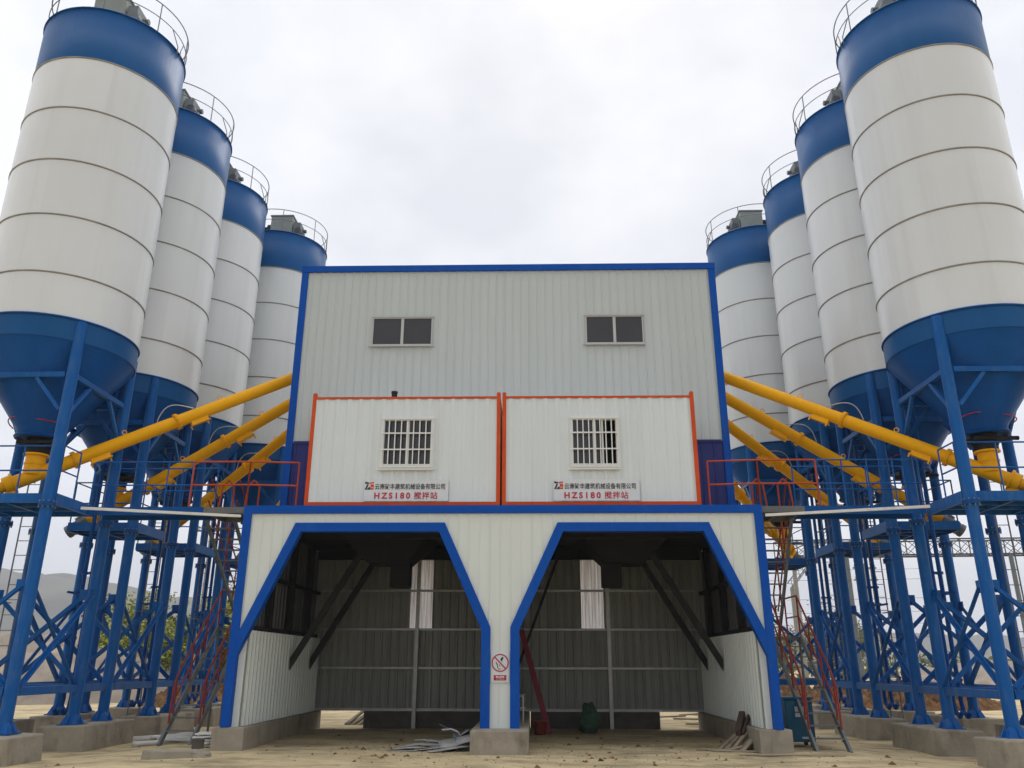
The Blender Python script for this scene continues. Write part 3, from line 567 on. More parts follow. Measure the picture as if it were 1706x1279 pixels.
# ------------------------------------------------------------------ concrete footings under the silo legs
rng = random.Random(4)
for side in (-1, 1):
    nm = 'left' if side < 0 else 'right'
    xc = POS[side][0][0]; c = [p[1] for p in POS[side]]
    spans = [(c[0] - LR - .6, c[0] - LR + .45), (c[0] + LR - .42, c[1] - LR + .55), (c[1] + LR - .42, c[2] - LR + .55), (c[2] + LR - .45, c[2] + LR + .55)]
    names = ['under the nearest silo front leg', 'shared by the first and second silos', 'shared by the second and third silos', 'under the third silo rear leg']
    items = []
    for row, rn in ((-side, 'inner'), (side, 'outer')):
        for (a, b_), wn in zip(spans, names): items.append((xc + row * LR, a, b_, f'concrete footing {wn}, {rn} side of {nm} row'))
        x4, y4 = POS[side][3]
        items.append((x4 + row * LR, y4 - LR - .5, y4 - LR + .5, f"concrete footing under the farthest silo's front leg, {rn} side of the {nm} row"))
        items.append((x4 + row * LR, y4 + LR - .5, y4 + LR + .5, f"concrete footing under the farthest silo's rear leg, {rn} side of the {nm} row"))
    for x, a, b_, lab in items:
        mb = MB(); j = lambda: rng.uniform(-.03, .03); w = .5
        vs = [(x + sx * w + j() + (sx * .04 if z < 0 else 0), (a if sy < 0 else b_) + j(), z + (j() * .8 if z > 0 else 0)) for z in (-.35, .362) for sy in (-1, 1) for sx in (-1, 1)]
        mb.add(vs, [(0, 2, 3, 1), (4, 5, 7, 6), (0, 1, 5, 4), (2, 6, 7, 3), (0, 4, 6, 2), (1, 3, 7, 5)])
        tag(mb.build('concrete_footing', 'concrete', None, (x, (a + b_) / 2, 0), bevel=.03), lab, 'footing', 'concrete footings of the silos')

# ------------------------------------------------------------------ service platforms in front of each silo
ZD = 4.85
def rail(mb, pts, z, hs=(.5, 1.02), step=.95, r=.017, kick=True):
    for a, b_ in zip(pts[:-1], pts[1:]):
        a, b_ = Vector((*a, z)), Vector((*b_, z)); n = max(1, round((b_ - a).length / step))
        for h in hs: mb.tube(a + Vector((0, 0, h)), b_ + Vector((0, 0, h)), r, 6)
        for i in range(n + 1):
            p = a.lerp(b_, i / n); mb.tube(p, p + Vector((0, 0, hs[-1])), r, 6)
def platform(sx, first):
    o = thing('service_platform', None, 'platform')
    xa, xb, ya, yb = 1.3, -.45, -1.13, .4
    if first: xb = -1.25
    X = lambda a, b_: sorted((sx * a, sx * b_))
    mb = MB(); mb.box(*X(xb + .06, xa - .06), ya + .06, yb - .06, ZD - .035, ZD - .01); mb.build('deck', 'blue_dark', o)
    mb = MB(); mb.box(*X(xb, xa), ya, ya + .06, ZD - .17, ZD + .02); mb.box(*X(xb, xa), yb - .06, yb, ZD - .2, ZD); mb.box(*X(xa - .06, xa), ya + .06, yb - .06, ZD - .2, ZD + .02); mb.box(*X(xb, xb + .06), ya + .06, yb - .06, ZD - .2, ZD)
    q = xb + .7
    while q < xa - .4: mb.box(*X(q, q + .06), ya + .06, yb - .06, ZD - .18, ZD - .035); q += .8
    for q in (ya + .5, (ya + yb) / 2 + .2): mb.box(*X(xb + .06, xa - .06), q, q + .05, ZD - .17, ZD - .036)
    mb.build('edge_beam', 'blue_steel_lit', o)
    mb = MB(); rail(mb, [(sx * (xb + .03), yb - .1), (sx * (xb + .03), ya + .03), (sx * (xa - .03), ya + .03), (sx * (xa - .03), yb - .05 - (.8 if first else 0))], ZD); mb.build('guardrail', 'blue_steel_lit', o)
    return o
for side in (-1, 1):
    pf = platform(-side, True); pf.location = (*POS[side][0], 0); nm = 'left' if side < 0 else 'right'
    tag(pf, f'blue railed service platform in front of the nearest silo on the {nm}', 'platform', 'service platforms of the silos')
    proto = platform(-side, False)
    for i in (1, 2, 3):
        p = proto if i == 1 else copy_tree(proto); p.location = (*POS[side][i], 0)
        tag(p, f'blue railed service platform before the {["", "second", "third", "farthest"][i]} silo of the {nm} row', 'platform', 'service platforms of the silos')

# ------------------------------------------------------------------ screw conveyors from the silo outlets into the tower
TZS = {-1: [10.20, 10.00, 9.73, 9.16], 1: [10.15, 10.09, 9.85, 9.16]}
def screw(side, i, label):
    x, y = POS[side][i]; Lp = Vector((x, y, 5.477)); T = Vector((side * 3.6, 4.2, TZS[side][i])); d = (T - Lp).normalized()
    tcut = ((side * 5.2) - Lp.x) / d.x; top = Lp + d * tcut; start = Lp - d * .38
    o = thing('screw_conveyor', label, 'conveyor', Lp, 'yellow screw conveyors from the silos to the tower'); ln = (top - start).length; up = d.cross(d.cross(Vector((0, 0, 1)))).normalized() * -1; down = -up; sd_ = d.cross(up).normalized()
    mb = MB(); mb.tube(start, top, .15, 22); mb.build('tube', 'yellow', o, Lp)
    secs = [1.25, 4.0, 6.4, ln - .35] if ln > 7.5 else [1.25, 3.6, ln - .35]
    for s_ in secs:
        p = start + d * s_; mb = MB(); mb.tube(p - d * .014, p + d * .014, .2, 22); mb.tube(p + d * .022, p + d * .05, .2, 22)
        for k in range(10):
            a = 2 * math.pi * k / 10; w_ = up * math.cos(a) * .185 + sd_ * math.sin(a) * .185; mb.tube(p + w_ - d * .035, p + w_ + d * .07, .012, 5)
        mb.build('flange', 'yellow', o, Lp)
        q = p + d * .3; mb = MB(); mb.beam(q + down * .17, q + d * .42 + down * .17, .17, .1, up); mb.beam(q - d * .03 + down * .225, q + d * .45 + down * .225, .21, .018, up)
        for k in (0, .42): mb.beam(q + d * k + down * .2 - sd_ * .12, q + d * k + down * .3 - sd_ * .12, .03, .03, d)
        mb.build('inspection_hatch', 'yellow', o, Lp)
        if s_ < ln - .6:
            e = p + d * 1.2 + up * .2; mb = MB(); pts = [e + (d * math.cos(a) + up * math.sin(a)) * .05 for a in [2 * math.pi * k / 10 for k in range(11)]]; mb.path(pts, .011, 5); mb.build('lifting_eye', 'yellow', o, Lp)
    mb = MB(); mb.tube((x, y, 5.5), (x, y, 5.95), .2, 20); mb.tube((x, y, 5.92), (x, y, 5.96), .26, 20); mb.tube((x, y, 5.965), (x, y, 6.09), .24, 20, mi=1); mb.tube((x, y, 5.72), (x, y, 5.76), .215, 20); mb.build('inlet_spout', ['yellow', 'black_steel'], o, Lp)
    mb = MB(); mb.tube(start - d * .02, start + d * .02, .23, 20); mb.tube(start - d * .18, start, .19, 20, r2=.2); mb.tube(start - d * .3, start - d * .18, .12, 16); mb.beam(start - d * .16 + down * .12, start - d * .02 + down * .32, .2, .12, up); mb.build('drive_housing', 'yellow', o, Lp)
    mb = MB(); mb.tube(start - d * .78, start - d * .3, .15, 18)
    for k in range(8): mb.tube(start - d * (.36 + k * .05), start - d * (.375 + k * .05), .165, 18)
    mb.tube(start - d * .86, start - d * .78, .165, 18); mb.beam(start - d * .55 + up * .15, start - d * .4 + up * .15, .12, .12, up); mb.build('motor', 'grey_steel', o, Lp)
    p = start + d * 3.2; mb = MB(); pts = []
    for k in range(11): q = k / 10; pts.append(p + d * (.9 * q) + up * (.17 + .30 * math.sin(math.pi * q) * (1 - .3 * q)))
    mb.path(pts, .013, 5); mb.build('hose', 'zinc', o, Lp)
for side in (-1, 1):
    nm = 'left' if side < 0 else 'right'
    for i in range(4): screw(side, i, f'long yellow screw conveyor rising to the tower from the {["nearest", "second", "third", "farthest"][i]} silo of the {nm} row')

ZD = 4.80
# ------------------------------------------------------------------ walkways from the bay roof to the silo platforms
for sx in (-1, 1):
    nm = 'left' if sx < 0 else 'right'; b0 = (sx * 7.2, .8, ZD)
    o = thing('walkway', f'grey and blue railed walkway from the shed roof to the {nm} silo platform', 'walkway', b0, 'walkways to the silo platforms'); X = lambda a, b_: sorted((sx * a, sx * b_))
    mb = MB(); mb.box(*X(5.51, 6.45), .16, 1.35, ZD - .04, ZD - .01); mb.box(*X(5.51, 6.45), .12, .17, ZD - .13, ZD + .0); mb.box(*X(5.51, 6.45), 1.3, 1.35, ZD - .13, ZD)
    for q in (5.55, 5.95, 6.39): mb.box(*X(q, q + .05), .17, 1.3, ZD - .13, ZD - .04)
    mb.build('deck', 'deck_grey', o, b0)
    mb = MB(); mb.box(*X(6.46, 9.0), .2, .8, ZD - .03, ZD - .005); mb.box(*X(6.46, 9.0), .14, .2, ZD - .16, ZD + .01); mb.box(*X(6.46, 9.0), .8, .86, ZD - .16, ZD + .01); mb.build('bridge', 'blue_dark', o, b0)
    mb = MB(); rail(mb, [(sx * 4.5, .3), (sx * 5.55, .18), (sx * 6.8, .18)], ZD, r=.02, step=1.0); mb.build('guardrail', 'rail_orange', o, b0)
    mb = MB(); rail(mb, [(sx * 6.82, .19), (sx * 9.0, .19)], ZD, r=.017, step=.56); rail(mb, [(sx * 6.5, .83), (sx * 8.95, .83)], ZD, r=.017, step=.8); mb.build('guardrail', 'blue_steel_lit', o, b0)
    mb = MB()   # ladder hoops sticking up through the deck edge
    for x in (sx * 5.75, sx * 6.35):
        mb.path([(x, 1.5, ZD - .6), (x, 1.5, ZD + .75), (x + sx * .12, 1.45, ZD + .88), (x + sx * .24, 1.42, ZD + .72), (x + sx * .3, 1.4, ZD - .02)], .022, 6)
    mb.build('ladder_hoop', 'rail_orange', o, b0)
    mb = MB(); mb.beam((sx * 5.56, -.02, 4.58), (sx * 8.75, -.55, 4.66), .055, .055); mb.build('cable_tray', 'pvc', o, b0)

# ------------------------------------------------------------------ steel stairs beside the bays
def stair(x0, x1, ya, yb, zl, label, red):
    b0 = ((x0 + x1) / 2, ya, 0); sg = 1 if x0 > 0 else -1
    o = thing('steel_stair', label, 'stairs', b0, 'steel stairs beside the truck bays')
    for x in (x0, x1): mb = MB(); mb.beam((x, ya - .03, -.04), (x, yb, zl), .05, .13); mb.build('stringer', 'grey_steel', o, b0)
    n = 10
    for k in range(1, n):
        p = k / n; mb = MB(); mb.box(x0 + .03, x1 - .03, ya + (yb - ya) * p - .1, ya + (yb - ya) * p + .1, zl * p - .012, zl * p + .012); mb.build('tread', 'deck_grey', o, b0)
    for x in (x0, x1):
        mb = MB(); a, b_ = Vector((x, ya + .5, zl * .5 / (yb - ya))), Vector((x, yb, zl)); hv = Vector((0, 0, .92)); lowp = Vector((x, ya + .32, zl * .32 / (yb - ya)))
        mb.path([lowp, a + hv * .75 - Vector((0, .12, 0)), a + hv + Vector((0, .12, .12)), b_ + hv, b_ + hv + Vector((0, .95, 0))], .022, 7); mb.path([a + hv * .45, b_ + hv * .5, b_ + hv * .5 + Vector((0, .95, 0))], .018, 7)
        for q in (.0, .33, .66, 1): p = a.lerp(b_, q); mb.tube(p, p + hv * (.98 if q else .9), .02, 7)
        mb.tube(b_ + Vector((0, .95, 0)), b_ + hv + Vector((0, .95, 0)), .02, 7); mb.build('handrail', red, o, b0)
    mb = MB(); mb.box(x0 - .04, x1 + .04, yb, yb + 1.0, zl - .06, zl)
    for x in (x0, x1):
        mb.tube((x, yb + .9, -.2), (x, yb + .9, zl), .035, 8)
        mb.tube((x, yb + .1, -.2), (x, yb + .1, zl), .03, 8)
    mb.build('landing', 'deck_grey', o, b0)
    xa, xb = (x0 - .28 * sg, x1 - .28 * sg); xa, xb = sorted((xa, xb)); mb = MB()
    for x in (xa, xb): mb.beam((x, yb + .75, zl), (x, 1.4, ZD), .05, .1)
    for k in range(1, 11): p = k / 11; mb.box(xa + .03, xb - .03, yb + .75 + (1.4 - yb - .75) * p - .09, yb + .75 + (1.4 - yb - .75) * p + .09, zl + (ZD - zl) * p - .01, zl + (ZD - zl) * p + .01)
    mb.build('upper_flight', 'grey_steel', o, b0)
    mb = MB()
    for x in (xa, xb):
        mb.path([(x, yb + .75, zl + .3), (x, yb + .75 + .1, zl + 1.0), (x, 1.5, ZD + .9)], .02, 6); mb.path([(x, yb + .6, zl + .6), (x, 1.45, ZD + .4)], .018, 6)
        for q in (.25, .5, .75): p = Vector((x, yb + .75, zl)).lerp(Vector((x, 1.4, ZD)), q); mb.tube(p, p + Vector((0, .05, .9)), .018, 6)
    mb.build('upper_handrail', red, o, b0)
stair(6.2, 6.85, .32, 2.62, 2.22, 'steep steel stair with rust-red handrails right of the shed, beside the blue bin', 'red_rail')
stair(-7.18, -6.52, 1.17, 3.72, 2.45, 'steep steel stair with rust-red handrails left of the shed, behind white profiles on the ground', 'red_rail')

# ------------------------------------------------------------------ things lying and standing about
b0 = (6.2, 1.5, 0)
bn = thing('blue_bin', 'teal blue steel bin with a pale label, between the shed and the right stair', 'bin', b0)
mb = MB(); mb.box(5.93, 6.5, 1.22, 1.8, .1, .92); mb.build('body', 'bin_blue', bn, b0, bevel=.025)
mb = MB(); mb.box(5.9, 6.53, 1.19, 1.83, .921, .97); mb.build('lid', 'bin_blue', bn, b0, bevel=.015)
mb = MB(); mb.box(6.12, 6.36, 1.212, 1.218, .58, .66); mb.box(6.12, 6.36, 1.212, 1.218, .68, .78); mb.box(6.22, 6.42, 1.212, 1.218, .16, .2); mb.build('label_plate', 'label_white', bn, b0)
for x in (5.98, 6.44):
    for y in (1.28, 1.74): mb = MB(); mb.tube((x - .03, y, .055), (x + .03, y, .055), .055, 12); mb.build('castor', 'black_steel', bn, b0)
def slab(name, c, size, rot, mat, label, cat, group=None, warp=0, seed=0):
    """a thin warped sheet or plank, centred at c"""
    lx, ly, lz = size; n = 6; rg = random.Random(seed); mb = MB(); vs = []
    sk = [rg.uniform(-.15, .15) * ly for _ in range(4)]
    for k in (0, 1):
        for i in range(n + 1):
            for j_ in (0, 1):
                u = i / n - .5; w = warp * math.sin(math.pi * (i / n) + seed) + (warp * .5 * math.sin(5 * u + seed * 2))
                vs.append((u * lx, (j_ - .5) * ly * (1 + .25 * math.sin(seed + 3 * u) * (1 if warp else 0)) + (sk[0] * u if warp else 0), w + (k - .5) * lz))
    o2 = 2 * (n + 1); fs = []
    for i in range(n):
        a = 2 * i; fs += [(a, a + 1, a + 3, a + 2), (o2 + a, o2 + a + 2, o2 + a + 3, o2 + a + 1), (a, a + 2, o2 + a + 2, o2 + a), (a + 1, o2 + a + 1, o2 + a + 3, a + 3)]
    fs += [(0, o2, o2 + 1, 1), (2 * n, 2 * n + 1, o2 + 2 * n + 1, o2 + 2 * n)]
    mb.add(vs, fs, 0, warp > 0); o = mb.build(name, mat, None); o.location = c; o.rotation_euler = [R(a) for a in rot]
    return tag(o, label, cat, group)
# heap of sheet-metal offcuts against the centre plinth
rg = random.Random(11)
off = [((-1.75, .25, .03), (.75, .28, .006), (2, 3, 8)), ((-1.55, .55, .07), (.9, .22, .006), (4, -5, 14)), ((-1.2, .3, .08), (1.0, .2, .006), (-6, -10, 24)), ((-1.05, .5, .13), (1.1, .16, .006), (10, -14, 30)), ((-.85, .25, .17), (.7, .3, .006), (28, -10, 20)),
       ((-.8, .6, .22), (.55, .32, .006), (-18, -24, 10)), ((-1.35, .05, .04), (1.15, .12, .006), (3, -2, 18)), ((-1.5, .95, .1), (.6, .2, .006), (5, 4, -10)), ((-1.25, .85, .12), (.55, .14, .006), (12, -6, 4)), ((-.74, .3, .12), (.34, .36, .006), (52, 0, 30)), ((-.72, .7, .24), (.42, .26, .006), (14, -20, 60)), ((-1.9, .0, .02), (.6, .1, .006), (0, 2, -12)),
       ((-1.0, .0, .05), (.85, .2, .006), (6, -3, 32)), ((-.95, .8, .26), (.75, .1, .006), (0, 30, 15))]
look = ['broad flat', 'curled', 'long narrow', 'long twisted', 'tilted', 'folded', 'thin ribbon-like', 'short', 'small bent', 'blue-grey upright', 'steep leaning', 'outermost narrow', 'wide front', 'upturned']
for k, (c, s_, r_) in enumerate(off):
    slab('metal_offcut', c, s_, r_, 'scrap_blue' if k in (9, 5) else 'scrap', f'{look[k]} strip of grey sheet metal in the scrap heap by the centre plinth', 'scrap', 'sheet metal offcuts', .015 + .022 * rg.random(), k)
pts = [(-.8, .6, .2), (-.86, .58, .31), (-1.0, .6, .36), (-1.2, .66, .34)]
mb = MB(); mb.path(pts, .022, 6); tag(mb.build('bent_strip', 'zinc', None, (-1.0, .6, .2)), 'thin bent metal strip curling up from the top of the scrap heap', 'scrap')
# planks leaning on the right plinth
pl = [((4.62, .95, .14), (1.05, .11, .03), (0, -24, 38)), ((4.74, .85, .17), (1.15, .1, .03), (0, -27, 42)), ((4.8, .72, .15), (.95, .1, .035), (0, -25, 46)), ((4.72, .55, .05), (.8, .13, .03), (0, -6, 30)), ((4.9, .5, .1), (.6, .12, .04), (0, -22, 50)), ((4.5, .35, .02), (1.3, .09, .025), (0, 0, -14)), ((4.85, .2, .02), (1.4, .07, .02), (0, 0, -6))]
wl = ['leftmost leaning', 'longest leaning', 'third leaning', 'flat lower', 'short steep', 'front lying', 'thin lying']
for k, (c, s_, r_) in enumerate(pl): slab('plank', c, s_, r_, 'wood', f'{wl[k]} weathered plank in the pile against the right plinth', 'plank', 'planks by the right plinth', .006, k + 3)
mb = MB(); mb.beam((4.82, .85, .30), (5.06, 1.35, .62), .12, .16); mb.beam((4.92, .85, .26), (5.16, 1.25, .58), .05, .12); tag(mb.build('timber_beam', 'wood_dark', None, (4.9, .9, .3), bevel=.01), 'dark reddish timber propped on top of the plank pile', 'timber')
slab('board', (5.5, -.45, .012), (2.0, .06, .015), (0, 0, 2), 'wood', 'long thin pale batten on the ground before the right plinth', 'batten', None, .004, 2)
slab('board', (9.2, -1.85, -.19), (1.5, .1, .04), (0, 2, -24), 'wood', 'pale batten lying by the nearest right silo footing', 'batten', None, .004, 5)
slab('board', (-7.5, -.75, -.14), (1.1, .06, .02), (0, 0, -3), 'wood', 'thin pale batten lying by the nearest left silo footing', 'batten', None, .004, 8)
slab('board', (-4.3, .9, .012), (.7, .16, .01), (0, 0, 12), 'wood', 'pale offcut board lying inside the left bay near its plinth', 'board', None, .006, 9)
# white profiles and panels left of the shed
for k, (c, s_, r_, lab) in enumerate([((-7.25, 2.6, .05), (2.1, .12, .1), (0, -2, 17), 'square white profile lying crosswise below the left stair'), ((-6.9, 2.35, .03), (1.9, .4, .05), (0, 1, -2), 'broad white panel lying beside the left stair'), ((-6.75, 2.0, .02), (1.6, .28, .04), (0, 0, -8), 'narrow white panel in front of the others by the left stair'), ((-7.6, 1.95, -.02), (.9, .1, .09), (0, -3, 20), 'short white profile with open end left of the left stair')]):
    slab('white_profile', c, s_, r_, 'pvc', lab, 'profile', 'white profiles left of the shed', .008, k)
for k in range(5): slab('panel_offcut', (-6.02, .75, .03 + .055 * k), (.36, .5, .035), (0, 1.5 * (-1) ** k, 5 * (-1) ** k), 'pvc', f'{["lowest", "second", "middle", "fourth", "topmost"][k]} pale offcut in the stack beside the left plinth', 'offcut', 'stacked offcuts by the left plinth', .003, k)
mb = MB(); mb.tube((-5.93, .05, 0), (-5.93, .05, .2), .11, 16, r2=.12); mb.ring(-5.93, .05, .2, .12, .01, 16); tag(mb.build('paint_can', 'concrete_dark', None, (-5.93, .05, 0)), 'dark paint can standing at the corner of the left plinth', 'can')
def rock(name, c, s_, seed, mat, label, cat, sub=3, rough=.25):
    bm = bmesh.new(); bmesh.ops.create_icosphere(bm, subdivisions=sub, radius=1)
    for v in bm.verts: v.co = Vector((v.co.x * s_[0], v.co.y * s_[1], v.co.z * s_[2])) * (1 + rough * noise.noise(v.co * 1.6 + Vector((seed, 0, 0))) + rough * .5 * noise.noise(v.co * 4 + Vector((0, seed, 0))))
    me = bpy.data.meshes.new(name); bm.to_mesh(me); bm.free(); me.materials.append(M[mat])
    o = bpy.data.objects.new(name, me); C.objects.link(o); o.location = c; return tag(o, label, cat)
mb = MB(); mb.add([(-.5, -.12, -.05), (.45, .22, -.05), (.5, .05, -.05), (-.42, -.3, -.05), (-.48, -.1, .15), (.42, .2, .13), (.47, .06, .12), (-.4, -.27, .16)], [(0, 1, 2, 3), (7, 6, 5, 4), (3, 2, 6, 7), (2, 1, 5, 6), (1, 0, 4, 5), (0, 3, 7, 4)])
cb = mb.build('concrete_block', 'concrete', None, bevel=.03); cb.location = (-5.85, -1.35, .0); cb.rotation_euler = (0, 0, R(8)); tag(cb, 'broken grey concrete block lying on the ground before the left plinth', 'concrete block')
rock('concrete_lump', (-5.4, -1.2, .03), (.22, .14, .1), 3, 'concrete', 'rough lump of concrete right beside the broken block', 'rubble')
# inside the right bay
mb = MB(); mb.beam((1.05, 4.4, .0), (.36, 4.9, 2.45), .14, .12, (0, 1, 0)); tag(mb.build('steel_beam', 'red_beam', None, (1.05, 4.4, 0), bevel=.008), 'crimson steel beam leaning on the dividing wall inside the right bay', 'beam')
mb = MB(); mb.lathe(.82, 4.0, [(0, .01), (.13, .01), (.16, .3), (.165, .3), (.165, .285)], 20); mb.ring(.82, 4.0, .3, .165, .012, 20); mb.path([(.66, 4.0, .3), (.7, 3.95, .42), (.9, 3.95, .42), (.98, 4.0, .3)], .008, 5)
tag(mb.build('bucket', 'rust_red', None, (.82, 4, 0)), 'rusty red bucket beside the crimson beam', 'bucket')
rock('sack', (2.05, 4.6, .3), (.24, .17, .38), 8, 'green_sack', 'full green woven sack standing by the back wall of the right bay', 'sack', 4, .3)
b0 = (.44, 1.6, .42); wt = thing('water_tap', 'small galvanised standpipe with valve on the centre plinth, in the right bay', 'tap', b0)
mb = MB(); mb.path([(.44, 1.6, .42), (.44, 1.6, .95), (.34, 1.6, .95), (.34, 1.6, .9)], .018, 8); mb.tube((.37, 1.6, .72), (.50, 1.6, .72), .014, 6); mb.build('pipe', 'zinc', wt, b0)
mb = MB(); mb.ring(.44, 1.6, .98, .045, .009, 14); mb.build('handwheel', 'zinc', wt, b0)
# planks and rubble behind the right bay, and behind the left one
rg = random.Random(5)
for k in range(7): slab('plank', (5.1 + rg.uniform(-.6, 1.6), 7.2 + .5 * k, .04 + .02 * k), (rg.uniform(1.2, 2.4), .14, .04), (0, rg.uniform(-3, 3), rg.uniform(-14, 14)), 'wood', f'{["first", "second", "third", "fourth", "fifth", "sixth", "seventh"][k]} plank from the front, lying behind the right bay', 'plank', 'planks behind the right bay', .006, k)
for k in range(5): slab('plank', (-3.6 - .16 * k, 7.0 + .12 * k, .12 + .04 * k), (1.1, .16, .04), (0, -28, 30 + 6 * k), 'wood', f'{["first", "second", "third", "fourth", "fifth"][k]} plank from the right, propped behind the left bay', 'plank', 'planks behind the left bay', .006, k)
# small clods and chips all over the yard: uncountable, one object
rg = random.Random(21); mb = MB()
for k in range(1500):
    x, y = rg.uniform(-8, 9), rg.uniform(-3.2, 6)
    if k % 3 == 1: x, y = rg.gauss(2.6, 1.6), rg.gauss(-.6, 1.6)
    if k % 3 == 2: x, y = rg.gauss(-1.6, .9), rg.gauss(.3, .9)
    if (abs(abs(x) - 5.35) < .5 or abs(x) < .7) and y > -.8: continue
    s_ = rg.uniform(.008, .032) * (2.2 if rg.random() < .08 else 1); a = rg.uniform(0, 6.28); z = ground_z(x, y)
    vs = [(x + s_ * 1.4 * math.cos(a + q) * rg.uniform(.6, 1.1), y + s_ * 1.4 * math.sin(a + q) * rg.uniform(.6, 1.1), z - .01) for q in (0, 1.3, 2.5, 3.8, 5.0)] + [(x + rg.uniform(-.3, .3) * s_, y + rg.uniform(-.3, .3) * s_, z + s_ * rg.uniform(.4, .9))]
    mb.add(vs, [(i, (i + 1) % 5, 5) for i in range(5)], 1 if s_ > .035 else rg.choice((0, 0, 1, 2)))
tag(mb.build('gravel', ['sand', 'clod', 'concrete']), kind='stuff')

# ------------------------------------------------------------------ soil heaps behind the silos
def heap(cx, cy, wx, wy, h, seed, mat, label, clod=.3, res=60):
    def zf(x, y):
        q = max(0, 1 - (((x - cx) / wx) ** 2 + ((y - cy) / wy) ** 2)); q = q ** .6
        return -.45 + h * q * (1 + .35 * noise.noise(Vector((x * .5, y * .5, seed)))) + q * clod * noise.noise(Vector((x * 2.2, y * 2.2, seed))) + q * clod * 1.6 * abs(noise.noise(Vector((x * 4.2, y * 4.2, seed)))) + q * clod * .8 * abs(noise.noise(Vector((x * 8.2, y * 8.2, seed))))
    o = grid(frange(cx - wx, cx + wx, res), frange(cy - wy, cy + wy, res // 2), zf); ob = o.build('soil_heap', mat)
    for p in ob.data.polygons: p.use_smooth = clod < .1
    return tag(ob, label, 'heap')
heap(15.8, 20, 5.2, 2.2, 1.15, 3, 'clod', 'rust-brown heap of clay clods behind the right silo legs', .35, 110)
heap(10.6, 22, 3.2, 2.4, 1.5, 9, 'clod', 'brown clod heap behind the right stair', .35, 90)
heap(-12.8, 20, 3.8, 2.2, 1.1, 5, 'clod', 'yellow-brown clod heap behind the left silo legs', .3, 100)
heap(-26, 26, 9.5, 7, 3.4, 7, 'sand', 'big smooth grey-beige sand bank at the far left', .06, 70)
heap(34, 40, 12, 8, 2.2, 8, 'sand', 'low grey sand bank far behind the right silos', .06, 60)

# ------------------------------------------------------------------ trees
def tree(x, y, h, cw, leaf, n, seed, label, bare=False, base=.25, ls=.2):
    rg = random.Random(seed); z0 = -.3; b0 = (x, y, z0); o = thing('tree', label, 'tree', b0, 'trees behind the plant')
    mb = MB(); mb.tube((x, y, z0), (x + rg.uniform(-.1, .1), y, z0 + h * .55), .05 + h * .012, 8, r2=.03 + h * .006); tips = []
    for k in range(16 if bare else 11):
        a = rg.uniform(0, 6.28); zz = z0 + h * rg.uniform(base, .62); l = cw * rg.uniform(.5, .95); e = Vector((x + l * math.cos(a), y + l * math.sin(a), min(z0 + h * .97, zz + h * rg.uniform(.12, .38))))
        s_ = Vector((x, y, zz)); m_ = s_.lerp(e, .5) + Vector((0, 0, .08 * h)); mb.tube(s_, m_, .02 + h * .004, 6, r2=.02); mb.tube(m_, e, .02, 5, r2=.008); tips += [m_, e]
        for _ in range(3): q = e + Vector((rg.gauss(0, .3), rg.gauss(0, .3), rg.gauss(.1, .3))) * cw * .4; mb.tube(m_.lerp(e, .6), q, .012, 4, r2=.005); tips.append(q)
    tips.append(Vector((x, y, z0 + h)))
    mb.build('trunk', 'bark', o, b0); mb = MB()
    for k in range(n):
        t_ = rg.choice(tips); sp = cw * .2; p = t_ + Vector((rg.gauss(0, sp), rg.gauss(0, sp), rg.gauss(0, sp * .8)))
        s_ = ls * rg.uniform(.5, 1.2); u = Vector((rg.gauss(0, 1), rg.gauss(0, 1), rg.gauss(0, .7))).normalized(); w = u.orthogonal().normalized()
        mb.add([p - u * s_, p + w * s_ * .45, p + u * s_, p - w * s_ * .45], [(0, 1, 2, 3)], 0 if rg.random() < .8 else 1)
    mb.build('crown', [leaf, 'leaf_olive'], o, b0)
T = [(-22.5, 34, 5.6, 2.6, 'leaf_lime', 4200, 'lime green bushy tree in front of the hill at the left'), (-17.5, 30, 5.0, 2.5, 'leaf_lime', 4200, 'yellow-green bush between the left silo legs'),
     (-14.6, 29, 5.4, 2.4, 'leaf_lime', 4600, 'tall yellow-green tree beside the left stair'), (-15.8, 40, 8.6, 2.0, 'leaf_dark', 1800, 'dark airy tree above the yellow-green bushes on the left'),
     (-12.2, 38, 9.0, 1.6, 'leaf_dark', 1500, 'slim dark tree just left of the shed'), (-19.8, 44, 8.0, 2.2, 'leaf_dark', 2000, 'dark tree behind the bushes farther left'), (-12.0, 27, 4.0, 2.0, 'leaf_olive', 3400, 'olive shrub behind the left stair'),
     (-20.5, 27, 3.6, 2.4, 'leaf_lime', 3600, 'low lime green bush spreading beside the sand bank'), (-11.2, 31, 5.6, 2.2, 'leaf_lime', 3600, 'yellow-green tree closest to the shed on the left'), (-25.5, 38, 5.0, 2.6, 'leaf_olive', 3200, 'olive bush farthest left, above the sand bank'),
     (18.5, 48, 6.0, 2.8, 'leaf_olive', 3000, 'sparse olive tree beyond the right stair'), (24, 50, 6.0, 3.0, 'leaf_olive', 3000, 'sparse pale tree beyond the second right silo'), (14.5, 46, 4.4, 2.2, 'leaf_olive', 1500, 'olive tree right behind the shed'), (30, 60, 5.5, 3, 'leaf_olive', 1600, 'pale distant tree at the right')]
for k, (x, y, h, cw, lf, n, lab) in enumerate(T): tree(x, y, h, cw, lf, int(n * 1.9), 50 + k, lab, base=.12 if lf != 'leaf_dark' else .35, ls=.14 if lf != 'leaf_dark' else .12)
rg = random.Random(3); mb = MB()
